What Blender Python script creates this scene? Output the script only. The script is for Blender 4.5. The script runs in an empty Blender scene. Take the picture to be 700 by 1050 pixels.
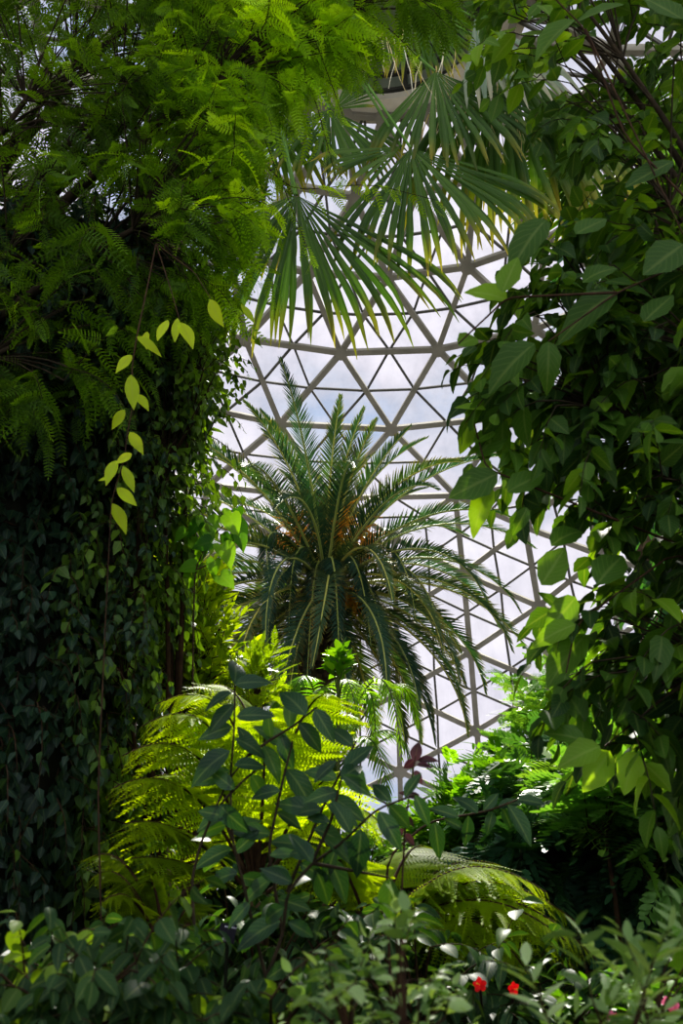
import bpy, math
import numpy as np

rng = np.random.default_rng(11)
SC = bpy.context.scene
COL = SC.collection
R = math.radians

# ------------------------------------------------------------------ camera frame
F = 1000.0
PITCH = R(24)
CAM = np.array([0.0, 0.0, 1.6])
RT = np.array([1.0, 0, 0])
FW = np.array([0, math.cos(PITCH), math.sin(PITCH)])
UP = np.array([0, -math.sin(PITCH), math.cos(PITCH)])
Z = np.array([0, 0, 1.0])


def P(px, py, Y):
    """point of the place seen at (px, py) of the 700x1050 frame at ground distance Y"""
    px, py, Y = np.broadcast_arrays(np.asarray(px, float), np.asarray(py, float), np.asarray(Y, float))
    d = FW + ((px - 350) / F)[..., None] * RT + ((525 - py) / F)[..., None] * UP
    return CAM + d * (Y / d[..., 1])[..., None]


def nrm(v):
    return v / (np.linalg.norm(v, axis=-1, keepdims=True) + 1e-9)


# ------------------------------------------------------------------ mesh collector
class G:
    def __init__(s):
        s.v = []; s.a = []; s.f = {}; s.n = 0

    def add(s, v, faces, a):
        s.v.append(v.reshape(-1, 3)); s.a.append(a.reshape(-1, 3))
        for f in faces:
            s.f.setdefault(f.shape[-1], []).append(f.reshape(-1, f.shape[-1]) + s.n)
        s.n += v.reshape(-1, 3).shape[0]

    def build(s, name, mat, parent=None, smooth=True):
        me = bpy.data.meshes.new(name)
        v = np.concatenate(s.v).astype(np.float32); a = np.concatenate(s.a).astype(np.float32)
        if parent is not None:
            v = v - np.array(world_loc(parent), np.float32)
        me.vertices.add(len(v)); me.vertices.foreach_set('co', v.ravel())
        loops = []; starts = []; tot = 0
        for k, fl in s.f.items():
            f = np.concatenate(fl)
            loops.append(f.ravel()); starts.append(tot + np.arange(len(f)) * k); tot += f.size
        loops = np.concatenate(loops).astype(np.int32); starts = np.concatenate(starts).astype(np.int32)
        me.loops.add(len(loops)); me.loops.foreach_set('vertex_index', loops)
        me.polygons.add(len(starts)); me.polygons.foreach_set('loop_start', starts)
        me.update(calc_edges=True); me.validate()
        at = me.attributes.new('leaf', 'FLOAT_VECTOR', 'POINT'); at.data.foreach_set('vector', a.ravel())
        me.polygons.foreach_set('use_smooth', np.full(len(me.polygons), smooth))
        me.materials.append(mat)
        o = bpy.data.objects.new(name, me); COL.objects.link(o)
        if parent is not None: o.parent = parent
        return o


def world_loc(o):
    p = np.zeros(3)
    while o is not None:
        p += np.array(o.location); o = o.parent
    return p


def tag(o, label=None, cat=None, group=None, kind=None):
    if label: o['label'] = label
    if cat: o['category'] = cat
    if group: o['group'] = group
    if kind: o['kind'] = kind
    return o


def empty(name, loc, label, cat, group=None):
    o = bpy.data.objects.new(name, None); COL.objects.link(o)
    o.location = [float(c) for c in loc]; o.empty_display_size = .2
    return tag(o, label, cat, group)


# ------------------------------------------------------------------ shapes
def tubes(g, pts, r, sides=5, rnd=None):
    """pts (n,m,3), r (n,m) or broadcastable"""
    pts = np.asarray(pts, float)
    if pts.ndim == 2: pts = pts[None]
    n, m, _ = pts.shape
    r = np.broadcast_to(np.asarray(r, float), (n, m))
    t = nrm(np.gradient(pts, axis=1))
    ref = np.where(np.abs(t[..., 2:3]) > .9, np.array([1.0, .3, 0]), Z)
    a = nrm(np.cross(t, ref)); b = np.cross(t, a)
    an = np.arange(sides) / sides * 2 * math.pi
    ring = a[:, :, None, :] * np.cos(an)[:, None] + b[:, :, None, :] * np.sin(an)[:, None]
    v = pts[:, :, None, :] + ring * r[:, :, None, None]
    base = (np.arange(n) * m * sides)[:, None, None]
    i = (np.arange(m - 1) * sides)[None, :, None]; k = np.arange(sides)[None, None, :]
    k2 = (k + 1) % sides
    f = np.stack([base + i + k, base + i + k2, base + i + sides + k2, base + i + sides + k], -1)
    att = np.zeros((n, m, sides, 3))
    att[..., 0] = np.linspace(0, 1, m)[None, :, None]
    att[..., 1] = (np.arange(sides) / sides)[None, None, :]
    att[..., 2] = (rng.random(n) if rnd is None else np.broadcast_to(rnd, (n,)))[:, None, None]
    g.add(v, [f], att)


def strips(g, pts, side, w, nor=None, fold=0.0, rnd=None, u=None):
    """three-column folded ribbons; pts (n,m,3) side (n,m,3) w (n,m)"""
    n, m, _ = pts.shape
    w = np.broadcast_to(w, (n, m))[..., None]
    mid = pts if nor is None else pts + nor * w * fold
    v = np.stack([pts - side * w, mid, pts + side * w], 2)
    base = (np.arange(n) * m * 3)[:, None, None]
    i = (np.arange(m - 1) * 3)[None, :, None]; k = np.arange(2)[None, None, :]
    f = np.stack([base + i + k, base + i + k + 1, base + i + 3 + k + 1, base + i + 3 + k], -1)
    att = np.zeros((n, m, 3, 3))
    att[..., 0] = (np.linspace(0, 1, m)[None, :] if u is None else u)[..., None]
    att[..., 1] = np.array([-1, 0, 1.])
    att[..., 2] = (rng.random(n) if rnd is None else np.broadcast_to(rnd, (n,)))[:, None, None]
    g.add(v, [f], att)


def box(g, c, ax, half, rnd=.5):
    """box at c with axes rows ax and half sizes"""
    s = np.array([[i, j, k] for i in (-1, 1) for j in (-1, 1) for k in (-1, 1)], float)
    v = np.asarray(c) + (s * np.asarray(half)) @ np.asarray(ax)
    f = np.array([[0, 1, 3, 2], [4, 6, 7, 5], [0, 4, 5, 1], [2, 3, 7, 6], [0, 2, 6, 4], [1, 5, 7, 3]])
    g.add(v, [f], np.tile([.5, .5, rnd], (8, 1)))


def beams(g, A, B, out, w, h):
    """box-section beams A->B (n,3), out = outward direction (n,3)"""
    A = np.asarray(A); B = np.asarray(B)
    d = nrm(B - A); s = nrm(np.cross(d, out)); o = np.cross(s, d)
    n = len(A)
    c = [(-1, -1), (1, -1), (1, 1), (-1, 1)]
    v = np.stack([E + s * i * w + o * j * h for E in (A, B) for i, j in c], 1)
    q = np.array([[0, 1, 5, 4], [1, 2, 6, 5], [2, 3, 7, 6], [3, 0, 4, 7], [3, 2, 1, 0], [4, 5, 6, 7]])
    f = q[None] + (np.arange(n) * 8)[:, None, None]
    att = np.zeros((n, 8, 3)); att[..., 2] = rng.random(n)[:, None]
    g.add(v, [f], att)


# leaf templates : verts (x along, y across, z up), faces, uv
def t_ovate(W=.28, fold=.25, droop=.25, peak=.42, tip=.1, wave=0.0, rows=6, pet=.12, serr=0.0):
    ts = np.linspace(0, 1, rows + 1) ** 1.0; ts = ts - .035 * np.sin(2 * math.pi * ts)
    v = [[-pet, 0, .0]]; uv = [[0, 0]]
    V = [(-pet, 0, 0)]; idx = []
    for i, t in enumerate(ts):
        w = max(0.0, math.sin(math.pi * min(1, t) ** (.7 + .3 * (peak - .3) / .2))) ** .8 * (1 - tip * t ** 3)
        w = w * W
        if 0 < i < rows and serr: w *= 1 + serr * (1 if i % 2 else -1)
        zz = -droop * t * t
        wz = wave * math.sin(i * 2.1)
        V.append((t, -w, zz + fold * w + wz)); V.append((t, 0, zz)); V.append((t, w, zz + fold * w - wz))
        idx.append(1 + 3 * i)
    v = np.array(V)
    uvs = [(0, 0)]
    for t in ts: uvs += [(t, -1), (t, 0), (t, 1)]
    f4 = []
    for a in range(rows):
        for k in (0, 1):
            f4.append([idx[a] + k, idx[a] + k + 1, idx[a + 1] + k + 1, idx[a + 1] + k])
    f4 = np.array(f4)
    # petiole as thin sliver
    return [v, [f4, np.array([[0, 2, 2 + 3 * 0 + 1]])], np.array(uvs, float)]


def t_small(W=.3, fold=.2, droop=.2):
    """light ovate leaf for great numbers: 8 verts"""
    V = np.array([(0, 0, 0), (.3, -W, fold * W - droop * .09), (.3, 0, -droop * .09), (.3, W, fold * W - droop * .09),
                  (.68, -W * .7, fold * W * .7 - droop * .46), (.68, 0, -droop * .46), (.68, W * .7, fold * W * .7 - droop * .46),
                  (1, 0, -droop)], float)
    f3 = np.array([[0, 2, 1], [0, 3, 2], [4, 5, 7], [5, 6, 7]])
    f4 = np.array([[1, 2, 5, 4], [2, 3, 6, 5]])
    uv = np.array([(0, 0), (.3, -1), (.3, 0), (.3, 1), (.68, -1), (.68, 0), (.68, 1), (1, 0)], float)
    return [V, [f3, f4], uv]


def t_heart(W=.5, fold=.15, droop=.2):
    o = [(0, .0), (-.16, .16), (-.17, .34), (-.03, .47), (.2, .5), (.45, .42), (.7, .24), (.88, .08), (1.0, 0)]
    V = []; uv = []
    xs = [0, .0, .05, .1, .2, .45, .7, .88, 1.0]
    for (x, y), xm in zip(o, xs):
        for sgn in (-1, 0, 1):
            X = x if sgn else xm; Y = sgn * y * W * 2
            V.append((X, Y, fold * abs(Y) - droop * max(X, 0) ** 2)); uv.append((max(X, 0), sgn))
    f = []
    for a in range(len(o) - 1):
        for k in (0, 1): f.append([3 * a + k, 3 * a + k + 1, 3 * a + 4 + k, 3 * a + 3 + k])
    return [np.array(V), [np.array(f)], np.array(uv, float)]


def t_pinnate(npair=12, ll=.3, lw=.07, ang=65, droop=.3, prof='even', start=.08, curl=0.0, hang=0.0, terminal=True, stem=.006, jit=.05, point=False):
    V = []; uv = []; f3 = []; f4 = []
    def spine(s): return np.array([s - curl * .2 * s * s, 0, -droop * s * s])
    def leaflet(b, d, L, w, zoff, r):
        n0 = len(V)
        side = np.cross([0, 0, 1.0], d)
        hz = np.array([0, 0, -hang * L])
        pts = [(0, 0), (.3, 1), (.3, -1), (.72, .8), (.72, -.8), (1, 0)]
        if point: pts = [(0, 0), (.25, 1), (.25, -1), (.6, .7), (.6, -.7), (1, 0)]
        for q, s_ in pts:
            V.append(b + d * L * q + side * w * s_ + hz * q * q); uv.append((r, s_))
        f3.extend([[n0, n0 + 2, n0 + 1], [n0 + 3, n0 + 4, n0 + 5]]); f4.append([n0 + 1, n0 + 2, n0 + 4, n0 + 3])
    for i in range(npair):
        s = start + (1 - start) * i / npair
        if prof == 'even': p = min(1, .6 + s * 2) * (1 - .45 * max(0, s - .6) / .4)
        elif prof == 'taper': p = (1 - s) ** .7 * .95 + .08
        else: p = math.sin(math.pi * min(1, s * .93 + .1)) ** .6
        for sg in (-1, 1):
            a = R(ang - 18 * s) * sg * (1 + rng.uniform(-jit, jit))
            d = nrm(np.array([math.cos(a), math.sin(a), .05 - .1 * s]))
            leaflet(spine(s), d, ll * p, lw * (.75 + .25 * p), 0, s)
    if terminal: leaflet(spine(1.0 - .02), np.array([1, 0, -droop * .8]), ll * .6, lw, 0, 1)
    for i in range(5):
        s0 = -.05 + i / 5 * 1.05; s1 = -.05 + (i + 1) / 5 * 1.05
        a, b = spine(max(s0, 0)), spine(s1)
        if i == 0: a = np.array([-.08, 0, 0])
        n0 = len(V)
        for q in (a, b):
            V.append(q + [0, -stem, .002]); V.append(q + [0, stem, .002])
        uv.extend([(0, 0)] * 4); f4.append([n0, n0 + 1, n0 + 3, n0 + 2])
    return [np.array(V), [np.array(f3), np.array(f4)], np.array(uv, float)]


def scatter(g, tmpls, pos, D, N, size, rnd=None, wsc=1.0):
    pos = np.asarray(pos); n = len(pos)
    if n == 0: return
    if rnd is None: rnd = rng.random(n)
    size = np.broadcast_to(size, (n,)); rnd = np.broadcast_to(rnd, (n,)); wsc = np.broadcast_to(wsc, (n,))
    x = nrm(D); y = nrm(np.cross(N, x)); z = np.cross(x, y)
    M = np.stack([x, y * wsc[:, None], z], 1)
    pick = rng.integers(0, len(tmpls), n)
    for k, (V, faces, uv) in enumerate(tmpls):
        m = pick == k; c = int(m.sum())
        if not c: continue
        W = pos[m][:, None, :] + size[m][:, None, None] * np.einsum('vi,nij->nvj', V, M[m])
        off = (np.arange(c) * len(V))[:, None, None]
        att = np.zeros((c, len(V), 3)); att[..., :2] = uv; att[..., 2] = rnd[m][:, None]
        g.add(W, [np.asarray(f)[None] + off for f in faces], att)


def curves(start, d, L, droop, m=7, wig=.12):
    start = np.asarray(start, float); n = len(start)
    L = np.broadcast_to(L, (n,)); droop = np.broadcast_to(droop, (n,))
    d = nrm(np.asarray(d, float)); p = start.copy(); out = [p.copy()]
    st = L / (m - 1)
    for i in range(m - 1):
        d = nrm(d + np.array([0, 0, -1.0]) * (droop / (m - 1))[:, None] + rng.normal(0, wig, (n, 3)) / math.sqrt(m))
        p = p + d * st[:, None]; out.append(p.copy())
    return np.stack(out, 1)


def bez(a, b, c, m=8):
    t = np.linspace(0, 1, m)[:, None]
    return (1 - t) ** 2 * a + 2 * t * (1 - t) * b + t * t * c


def sample_c(C, s):
    """C (n,m,3), s (k,) -> pos (n,k,3), tan (n,k,3)"""
    m = C.shape[1]; x = np.clip(s * (m - 1), 0, m - 1.001); i = x.astype(int); f = (x - i)[None, :, None]
    return C[:, i] * (1 - f) + C[:, i + 1] * f, nrm(C[:, i + 1] - C[:, i])


def leaves_on(C, k, tmpls, size, g, s0=.15, ang=50, droop=.3, njit=.35, rnd=None, szvar=.25, up=None, taper=.3, wsc=1.0, rj=.15):
    n = C.shape[0]
    s = np.linspace(s0, 1, k)
    p, t = sample_c(C, s)
    side = nrm(np.cross(t, Z + .001))
    sg = np.where(np.arange(k) % 2 == 0, 1, -1)[None, :, None] * np.where(rng.random(n) < .5, 1, -1)[:, None, None]
    a = R(ang) * (1 + rng.normal(0, .2, (n, k, 1)))
    a = np.where((s > .985)[None, :, None], a * .15, a)
    D = t * np.cos(a) + side * sg * np.sin(a)
    D = nrm(D + np.array([0, 0, -1.0]) * droop + rng.normal(0, .15, (n, k, 3)))
    N = (Z if up is None else up) + rng.normal(0, njit, (n, k, 3))
    sz = size * (1 + rng.uniform(-szvar, szvar, (n, k))) * (1 - taper * s[None, :] ** 2)
    if rnd is None: rr = np.clip(rng.random((n, 1)) * .7 + rng.random((n, k)) * .3, 0, 1)
    else: rr = np.clip(np.broadcast_to(rnd, (n,))[:, None] + rng.normal(0, rj, (n, k)), 0, 1)
    scatter(g, tmpls, p.reshape(-1, 3), D.reshape(-1, 3), N.reshape(-1, 3), sz.ravel(), rr.ravel(), wsc)


def in_poly(x, y, poly):
    c = np.zeros(x.shape, bool); n = len(poly); j = n - 1
    for i in range(n):
        xi, yi = poly[i]; xj, yj = poly[j]
        c ^= ((yi > y) != (yj > y)) & (x < (xj - xi) * (y - yi) / (yj - yi + 1e-9) + xi)
        j = i
    return c


def region(poly, n, Y0, Y1, holes=()):
    poly = np.array(poly, float); lo = poly.min(0); hi = poly.max(0); out = []; k = 0
    while k < n:
        x = rng.uniform(lo[0], hi[0], n * 3); y = rng.uniform(lo[1], hi[1], n * 3)
        m = in_poly(x, y, poly)
        for hx, hy, hr in holes: m &= ((x - hx) ** 2 + (y - hy) ** 2) > hr * hr
        out.append(np.stack([x[m], y[m]], 1)); k += int(m.sum())
    q = np.concatenate(out)[:n]
    return q, P(q[:, 0], q[:, 1], rng.uniform(Y0, Y1, n))


# ------------------------------------------------------------------ materials
ALB = 1.0
def mat_new(name):
    m = bpy.data.materials.new(name); m.use_nodes = True
    nt = m.node_tree; nt.nodes.clear()
    return m, nt, nt.nodes, nt.links


def leaf_mat(name, cols, trans=.45, tcol=None, rough=.42, vein=.25, tip=None, spec=.22, edge=None, scale=.6):
    """cols: three colours along the per-leaf random value (linear rgb)"""
    m, nt, N, L = mat_new(name)
    at = N.new('ShaderNodeAttribute'); at.attribute_name = 'leaf'
    sep = N.new('ShaderNodeSeparateXYZ'); L.new(at.outputs['Vector'], sep.inputs[0])
    geo = N.new('ShaderNodeNewGeometry')
    noi = N.new('ShaderNodeTexNoise'); noi.inputs['Scale'].default_value = scale; noi.inputs['Detail'].default_value = 2
    L.new(geo.outputs['Position'], noi.inputs['Vector'])
    ad = N.new('ShaderNodeMath'); ad.operation = 'MULTIPLY_ADD'; L.new(noi.outputs['Fac'], ad.inputs[0]); ad.inputs[1].default_value = .7; 
    sb = N.new('ShaderNodeMath'); sb.operation = 'SUBTRACT'; L.new(sep.outputs[2], sb.inputs[0]); sb.inputs[1].default_value = .35
    L.new(sb.outputs[0], ad.inputs[2])
    rp = N.new('ShaderNodeValToRGB'); L.new(ad.outputs[0], rp.inputs[0])
    e = rp.color_ramp.elements
    cols = [tuple(min(.9, q * ALB) for q in c_) for c_ in cols]
    e[0].position = 0; e[0].color = (*cols[0], 1); e[1].position = 1; e[1].color = (*cols[2], 1)
    x = e.new(.5); x.color = (*cols[1], 1)
    col = rp.outputs[0]
    # veins: pale midrib and faint side veins
    ab = N.new('ShaderNodeMath'); ab.operation = 'ABSOLUTE'; L.new(sep.outputs[1], ab.inputs[0])
    mr = N.new('ShaderNodeMapRange'); L.new(ab.outputs[0], mr.inputs[0]); mr.inputs[1].default_value = .02; mr.inputs[2].default_value = .16
    mr.inputs[3].default_value = 1; mr.inputs[4].default_value = 0
    sv = N.new('ShaderNodeMath'); sv.operation = 'MULTIPLY_ADD'; L.new(ab.outputs[0], sv.inputs[0]); sv.inputs[1].default_value = -.35; L.new(sep.outputs[0], sv.inputs[2])
    sn = N.new('ShaderNodeMath'); sn.operation = 'MULTIPLY'; L.new(sv.outputs[0], sn.inputs[0]); sn.inputs[1].default_value = 48
    s2 = N.new('ShaderNodeMath'); s2.operation = 'SINE'; L.new(sn.outputs[0], s2.inputs[0])
    s3 = N.new('ShaderNodeMapRange'); L.new(s2.outputs[0], s3.inputs[0]); s3.inputs[1].default_value = .75; s3.inputs[2].default_value = 1; s3.inputs[4].default_value = .45
    mx = N.new('ShaderNodeMath'); mx.operation = 'MAXIMUM'; L.new(mr.outputs[0], mx.inputs[0]); L.new(s3.outputs[0], mx.inputs[1])
    mv = N.new('ShaderNodeMath'); mv.operation = 'MULTIPLY'; L.new(mx.outputs[0], mv.inputs[0]); mv.inputs[1].default_value = vein
    mc = N.new('ShaderNodeMixRGB'); L.new(mv.outputs[0], mc.inputs[0]); L.new(col, mc.inputs[1]); mc.inputs[2].default_value = (.34, .42, .16, 1)
    col = mc.outputs[0]
    if tip:
        tp = N.new('ShaderNodeMapRange'); L.new(sep.outputs[0], tp.inputs[0]); tp.inputs[1].default_value = tip[1]; tp.inputs[2].default_value = 1
        n2 = N.new('ShaderNodeMath'); n2.operation = 'MULTIPLY'; L.new(tp.outputs[0], n2.inputs[0]); L.new(sep.outputs[2], n2.inputs[1])
        m2 = N.new('ShaderNodeMixRGB'); L.new(n2.outputs[0], m2.inputs[0]); L.new(col, m2.inputs[1]); m2.inputs[2].default_value = (*tip[0], 1)
        col = m2.outputs[0]
    if edge:
        ed = N.new('ShaderNodeMapRange'); L.new(ab.outputs[0], ed.inputs[0]); ed.inputs[1].default_value = .75; ed.inputs[2].default_value = 1; ed.inputs[4].default_value = edge[1]
        m3 = N.new('ShaderNodeMixRGB'); L.new(ed.outputs[0], m3.inputs[0]); L.new(col, m3.inputs[1]); m3.inputs[2].default_value = (*edge[0], 1)
        col = m3.outputs[0]
    b = N.new('ShaderNodeBsdfPrincipled'); L.new(col, b.inputs['Base Color']); b.inputs['Roughness'].default_value = rough
    b.inputs['Specular IOR Level'].default_value = spec
    tr = N.new('ShaderNodeBsdfTranslucent')
    tc = N.new('ShaderNodeMixRGB'); tc.blend_type = 'MULTIPLY'; tc.inputs[0].default_value = 1; L.new(col, tc.inputs[1]); tc.inputs[2].default_value = (*(tcol or (2.6, 2.1, .5)), 1)
    L.new(tc.outputs[0], tr.inputs[0])
    ms = N.new('ShaderNodeMixShader'); ms.inputs[0].default_value = trans; L.new(b.outputs[0], ms.inputs[1]); L.new(tr.outputs[0], ms.inputs[2])
    o = N.new('ShaderNodeOutputMaterial'); L.new(ms.outputs[0], o.inputs[0])
    return m


def plain_mat(name, c1, c2, scale=6, rough=.8, metal=0, spec=.15, bump=.0, stretch=(1, 1, 1)):
    m, nt, N, L = mat_new(name)
    tc = N.new('ShaderNodeTexCoord'); mp = N.new('ShaderNodeMapping'); L.new(tc.outputs['Object'], mp.inputs[0]); mp.inputs['Scale'].default_value = stretch
    no = N.new('ShaderNodeTexNoise'); no.inputs['Scale'].default_value = scale; no.inputs['Detail'].default_value = 5; L.new(mp.outputs[0], no.inputs['Vector'])
    mr = N.new('ShaderNodeMapRange'); L.new(no.outputs[0], mr.inputs[0]); mr.inputs[1].default_value = .3; mr.inputs[2].default_value = .7
    mx = N.new('ShaderNodeMixRGB'); L.new(mr.outputs[0], mx.inputs[0]); mx.inputs[1].default_value = (*c1, 1); mx.inputs[2].default_value = (*c2, 1)
    b = N.new('ShaderNodeBsdfPrincipled'); L.new(mx.outputs[0], b.inputs['Base Color']); b.inputs['Roughness'].default_value = rough; b.inputs['Metallic'].default_value = metal; b.inputs['Specular IOR Level'].default_value = spec
    if bump:
        bp = N.new('ShaderNodeBump'); bp.inputs['Strength'].default_value = bump; L.new(no.outputs[0], bp.inputs['Height']); L.new(bp.outputs[0], b.inputs['Normal'])
    o = N.new('ShaderNodeOutputMaterial'); L.new(b.outputs[0], o.inputs[0])
    return m


M_bark = plain_mat('bark', (.05, .035, .02), (.14, .10, .06), 14, .9, bump=.5)
M_twig = plain_mat('twig_bark', (.03, .018, .010), (.07, .04, .02), 20, .8)
M_dtwig = plain_mat('dark_twig', (.022, .018, .010), (.05, .038, .02), 20, .85)
M_gtwig = plain_mat('green_stem', (.07, .12, .025), (.14, .17, .05), 10, .6)
M_dark = plain_mat('vine_core', (.008, .012, .006), (.02, .022, .012), 5, 1)
M_steel = plain_mat('painted_beam', (.20, .195, .15), (.29, .28, .22), 1.2, .85, bump=.05)
M_bar = plain_mat('glazing_bar', (.08, .082, .07), (.13, .13, .105), 2, .85)
M_drum = plain_mat('drum_metal', (.26, .31, .23), (.36, .40, .30), 1.4, .7, stretch=(1, 1, .3))
M_ledge = plain_mat('ledge_concrete', (.6, .57, .45), (.75, .72, .6), 1.5, .8)
M_soil = plain_mat('soil', (.03, .022, .012), (.07, .055, .03), 3, 1, bump=.4)
M_conc = plain_mat('concrete', (.16, .16, .14), (.26, .25, .22), 2, .9)

ALB = 1.6
LM = dict(
    mimosa=leaf_mat('feathery_leaf', [(.018, .045, .003), (.065, .135, .005), (.19, .31, .008)], .5, (2.6, 2.3, .4), .5, .1, scale=.8),
    vine=leaf_mat('vine_leaf', [(.006, .018, .012), (.014, .036, .019), (.085, .15, .010)], .3, (2.2, 2.2, .4), .38, .12),
    vineb=leaf_mat('bright_vine_leaf', [(.14, .22, .010), (.23, .32, .012), (.33, .42, .02)], .55, (2.4, 1.9, .4), .45, .25),
    broad=leaf_mat('broad_leaf', [(.012, .034, .010), (.042, .095, .010), (.15, .26, .010)], .42, (2.6, 2.3, .4), .42, .22),
    sap=leaf_mat('sapling_leaf', [(.007, .024, .012), (.015, .042, .018), (.05, .11, .016)], .22, (2.6, 2.6, .4), .33, .16),
    low=leaf_mat('low_shrub_leaf', [(.010, .032, .013), (.024, .062, .018), (.14, .22, .02)], .35, (2.3, 2.2, .4), .42, .30),
    pale=leaf_mat('pale_shrub_leaf', [(.045, .10, .028), (.15, .23, .09), (.34, .43, .22)], .35, (1.9, 2.0, .6), .38, .2),
    fern=leaf_mat('tree_fern_leaf', [(.052, .088, .003), (.115, .176, .004), (.215, .29, .006)], .55, (2.1, 1.9, .35), .5, .05),
    palm=leaf_mat('date_palm_leaflet', [(.014, .042, .028), (.028, .062, .034), (.065, .09, .028)], .2, (1.5, 1.8, .5), .42, .05, tip=((.40, .26, .03), .6)),
    fan=leaf_mat('fan_palm_blade', [(.018, .045, .007), (.034, .075, .009), (.07, .12, .025)], .4, (1.7, 1.9, .4), .42, .1, tip=((.45, .32, .04), .72)),
    dry=leaf_mat('dry_palm_strand', [(.35, .27, .10), (.45, .37, .2), (.6, .55, .42)], .4, (1, 1, .8), .8, .05),
    silver=leaf_mat('pale_palm_blade', [(.10, .15, .09), (.17, .21, .14), (.3, .33, .25)], .4, (1, 1, .8), .4, .05, tip=((.55, .45, .25), .5)),
    bush=leaf_mat('yellow_green_bush_leaf', [(.045, .09, .004), (.11, .18, .005), (.22, .30, .010)], .5, (2.1, 1.9, .4), .4, .1),
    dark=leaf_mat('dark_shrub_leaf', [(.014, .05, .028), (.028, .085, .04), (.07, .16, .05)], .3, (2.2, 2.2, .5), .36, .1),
    light=leaf_mat('light_shrub_leaf', [(.04, .11, .03), (.09, .19, .045), (.19, .31, .06)], .4, (2.1, 2.0, .5), .42, .1),
    bright=leaf_mat('bright_pinnate_leaf', [(.025, .085, .008), (.06, .15, .010), (.12, .24, .015)], .45, (2.2, 2.0, .4), .42, .1),
    feather=leaf_mat('feather_palm_leaf', [(.035, .11, .012), (.08, .18, .015), (.15, .27, .02)], .45, (2.2, 2.0, .4), .42, .1),
    bg=leaf_mat('distant_leaf', [(.012, .04, .02), (.03, .08, .03), (.08, .15, .03)], .35, (2.2, 2.1, .4), .45, .05),
    purple=leaf_mat('young_purple_leaf', [(.02, .01, .014), (.03, .014, .02), (.05, .025, .025)], .4, (1.6, 1, 1), .4, .1),
)
M_frib = leaf_mat('fan_petiole', [(.05, .12, .015), (.07, .15, .02), (.09, .17, .03)], .1, (1, 1, 1), .45, 0)
M_prib = leaf_mat('palm_rachis', [(.20, .26, .06), (.30, .32, .09), (.42, .38, .08)], .1, (1, 1, 1), .45, 0)
M_fruit = leaf_mat('orange_fruit_stalk', [(.55, .20, .02), (.70, .30, .03), (.80, .42, .06)], .25, (1, 1, 1), .6, 0)

T_mim = [t_pinnate(11, .19, .026, 72, d, 'even', jit=.08) for d in (.15, .35, .6)]
T_vine = [t_small(w, .3, d) for w, d in ((.30, .25), (.34, .4), (.27, .15))]
T_broad = [t_ovate(w, f, d, .4, .25, rows=8, serr=.06) for w, f, d in ((.27, .25, .15), (.31, .35, .3), (.25, .3, .45), (.29, .15, .05))]
T_sap = [t_ovate(w, f, d, .45, .35, rows=7) for w, f, d in ((.24, .3, .35), (.27, .25, .55), (.22, .4, .2))]
T_low = [t_ovate(w, f, d, .42, .2, rows=6) for w, f, d in ((.28, .3, .25), (.25, .35, .45), (.31, .2, .15))]
T_nar = [t_ovate(w, f, d, .42, .1, rows=4) for w, f, d in ((.16, .3, .1), (.19, .35, .25), (.14, .2, .05))]
T_pin = [t_pinnate(7, .42, .075, 58, d, 'sin', start=.15, jit=.12) for d in (.15, .35, .55)]
T_pinl = [t_pinnate(8, .28, .045, 55, d, 'sin', start=.12, jit=.15) for d in (.1, .3)]
T_fpin = [t_pinnate(16, .17, .026, 70, d, 'taper', start=.02, hang=.1, stem=.008, point=True) for d in (.12, .3)]
T_heart = [t_heart(.5, .15, .25), t_heart(.46, .3, .4)]

# ------------------------------------------------------------------ the dome
DC = np.array([1.15, 20.5, 0.0]); DA = 22.3; DB = 27.8


def dome_pt(az, z, k=1.0):
    """az measured from the far direction (+Y), positive to +X"""
    rho = DA * math.sqrt(max(0, 1 - (z / DB) ** 2)) * k
    return DC + np.array([rho * math.sin(az), rho * math.cos(az), z])


def row_z(py):
    """height on the far wall seen at picture row py"""
    d = P(392, py, 1.0) - CAM
    lo, hi = 10., 45.
    for _ in range(60):
        t = (lo + hi) / 2; p = CAM + d * t
        q = ((p[0] - DC[0]) ** 2 + (p[1] - DC[1]) ** 2) / DA ** 2 + (p[2] / DB) ** 2
        if q < 1: lo = t
        else: hi = t
    return (CAM + d * lo)[2]


ringz = [row_z(v) for v in (117, 200, 283, 361, 439, 511)]       # R S T A B C
colz = [row_z(511 + 40 * k) for k in range(1, 9)]
k = len(colz)
dz = colz[-2] - colz[-1]
while colz[-1] > 1.2: colz.append(colz[-1] - dz)
AZ0 = math.atan2(P(401, 439, 34)[0] - DC[0], 34 - DC[1])
NB = 20
DAZ = 2 * math.pi / NB
tris = []; rings = []
par = [0, 1, 0, 1, 0, 1]      # 1: offset by half
for i, z in enumerate(ringz):
    rings.append([dome_pt(AZ0 + (j + .5 * par[i]) * DAZ, z) for j in range(NB)])
big = []
thick = set()
nodes = []; nid = {}
def node(p):
    key = tuple(np.round(p, 3))
    if key not in nid: nid[key] = len(nodes); nodes.append(np.array(p))
    return nid[key]
def tri(a, b, c):
    tris.append((node(a), node(b), node(c)))
for i in range(5):
    A, B = rings[i], rings[i + 1]
    for j in range(NB):
        j1 = (j + 1) % NB
        if par[i] == 0:   # B offset by +half: B[j] lies between A[j], A[j+1]
            tri(A[j], A[j1], B[j]); tri(B[j], B[j1], A[j1])
        else:             # A offset: B[j+1] lies between A[j], A[j+1]
            tri(A[j], A[j1], B[j1]); tri(B[j], B[j1], A[j])
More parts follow.
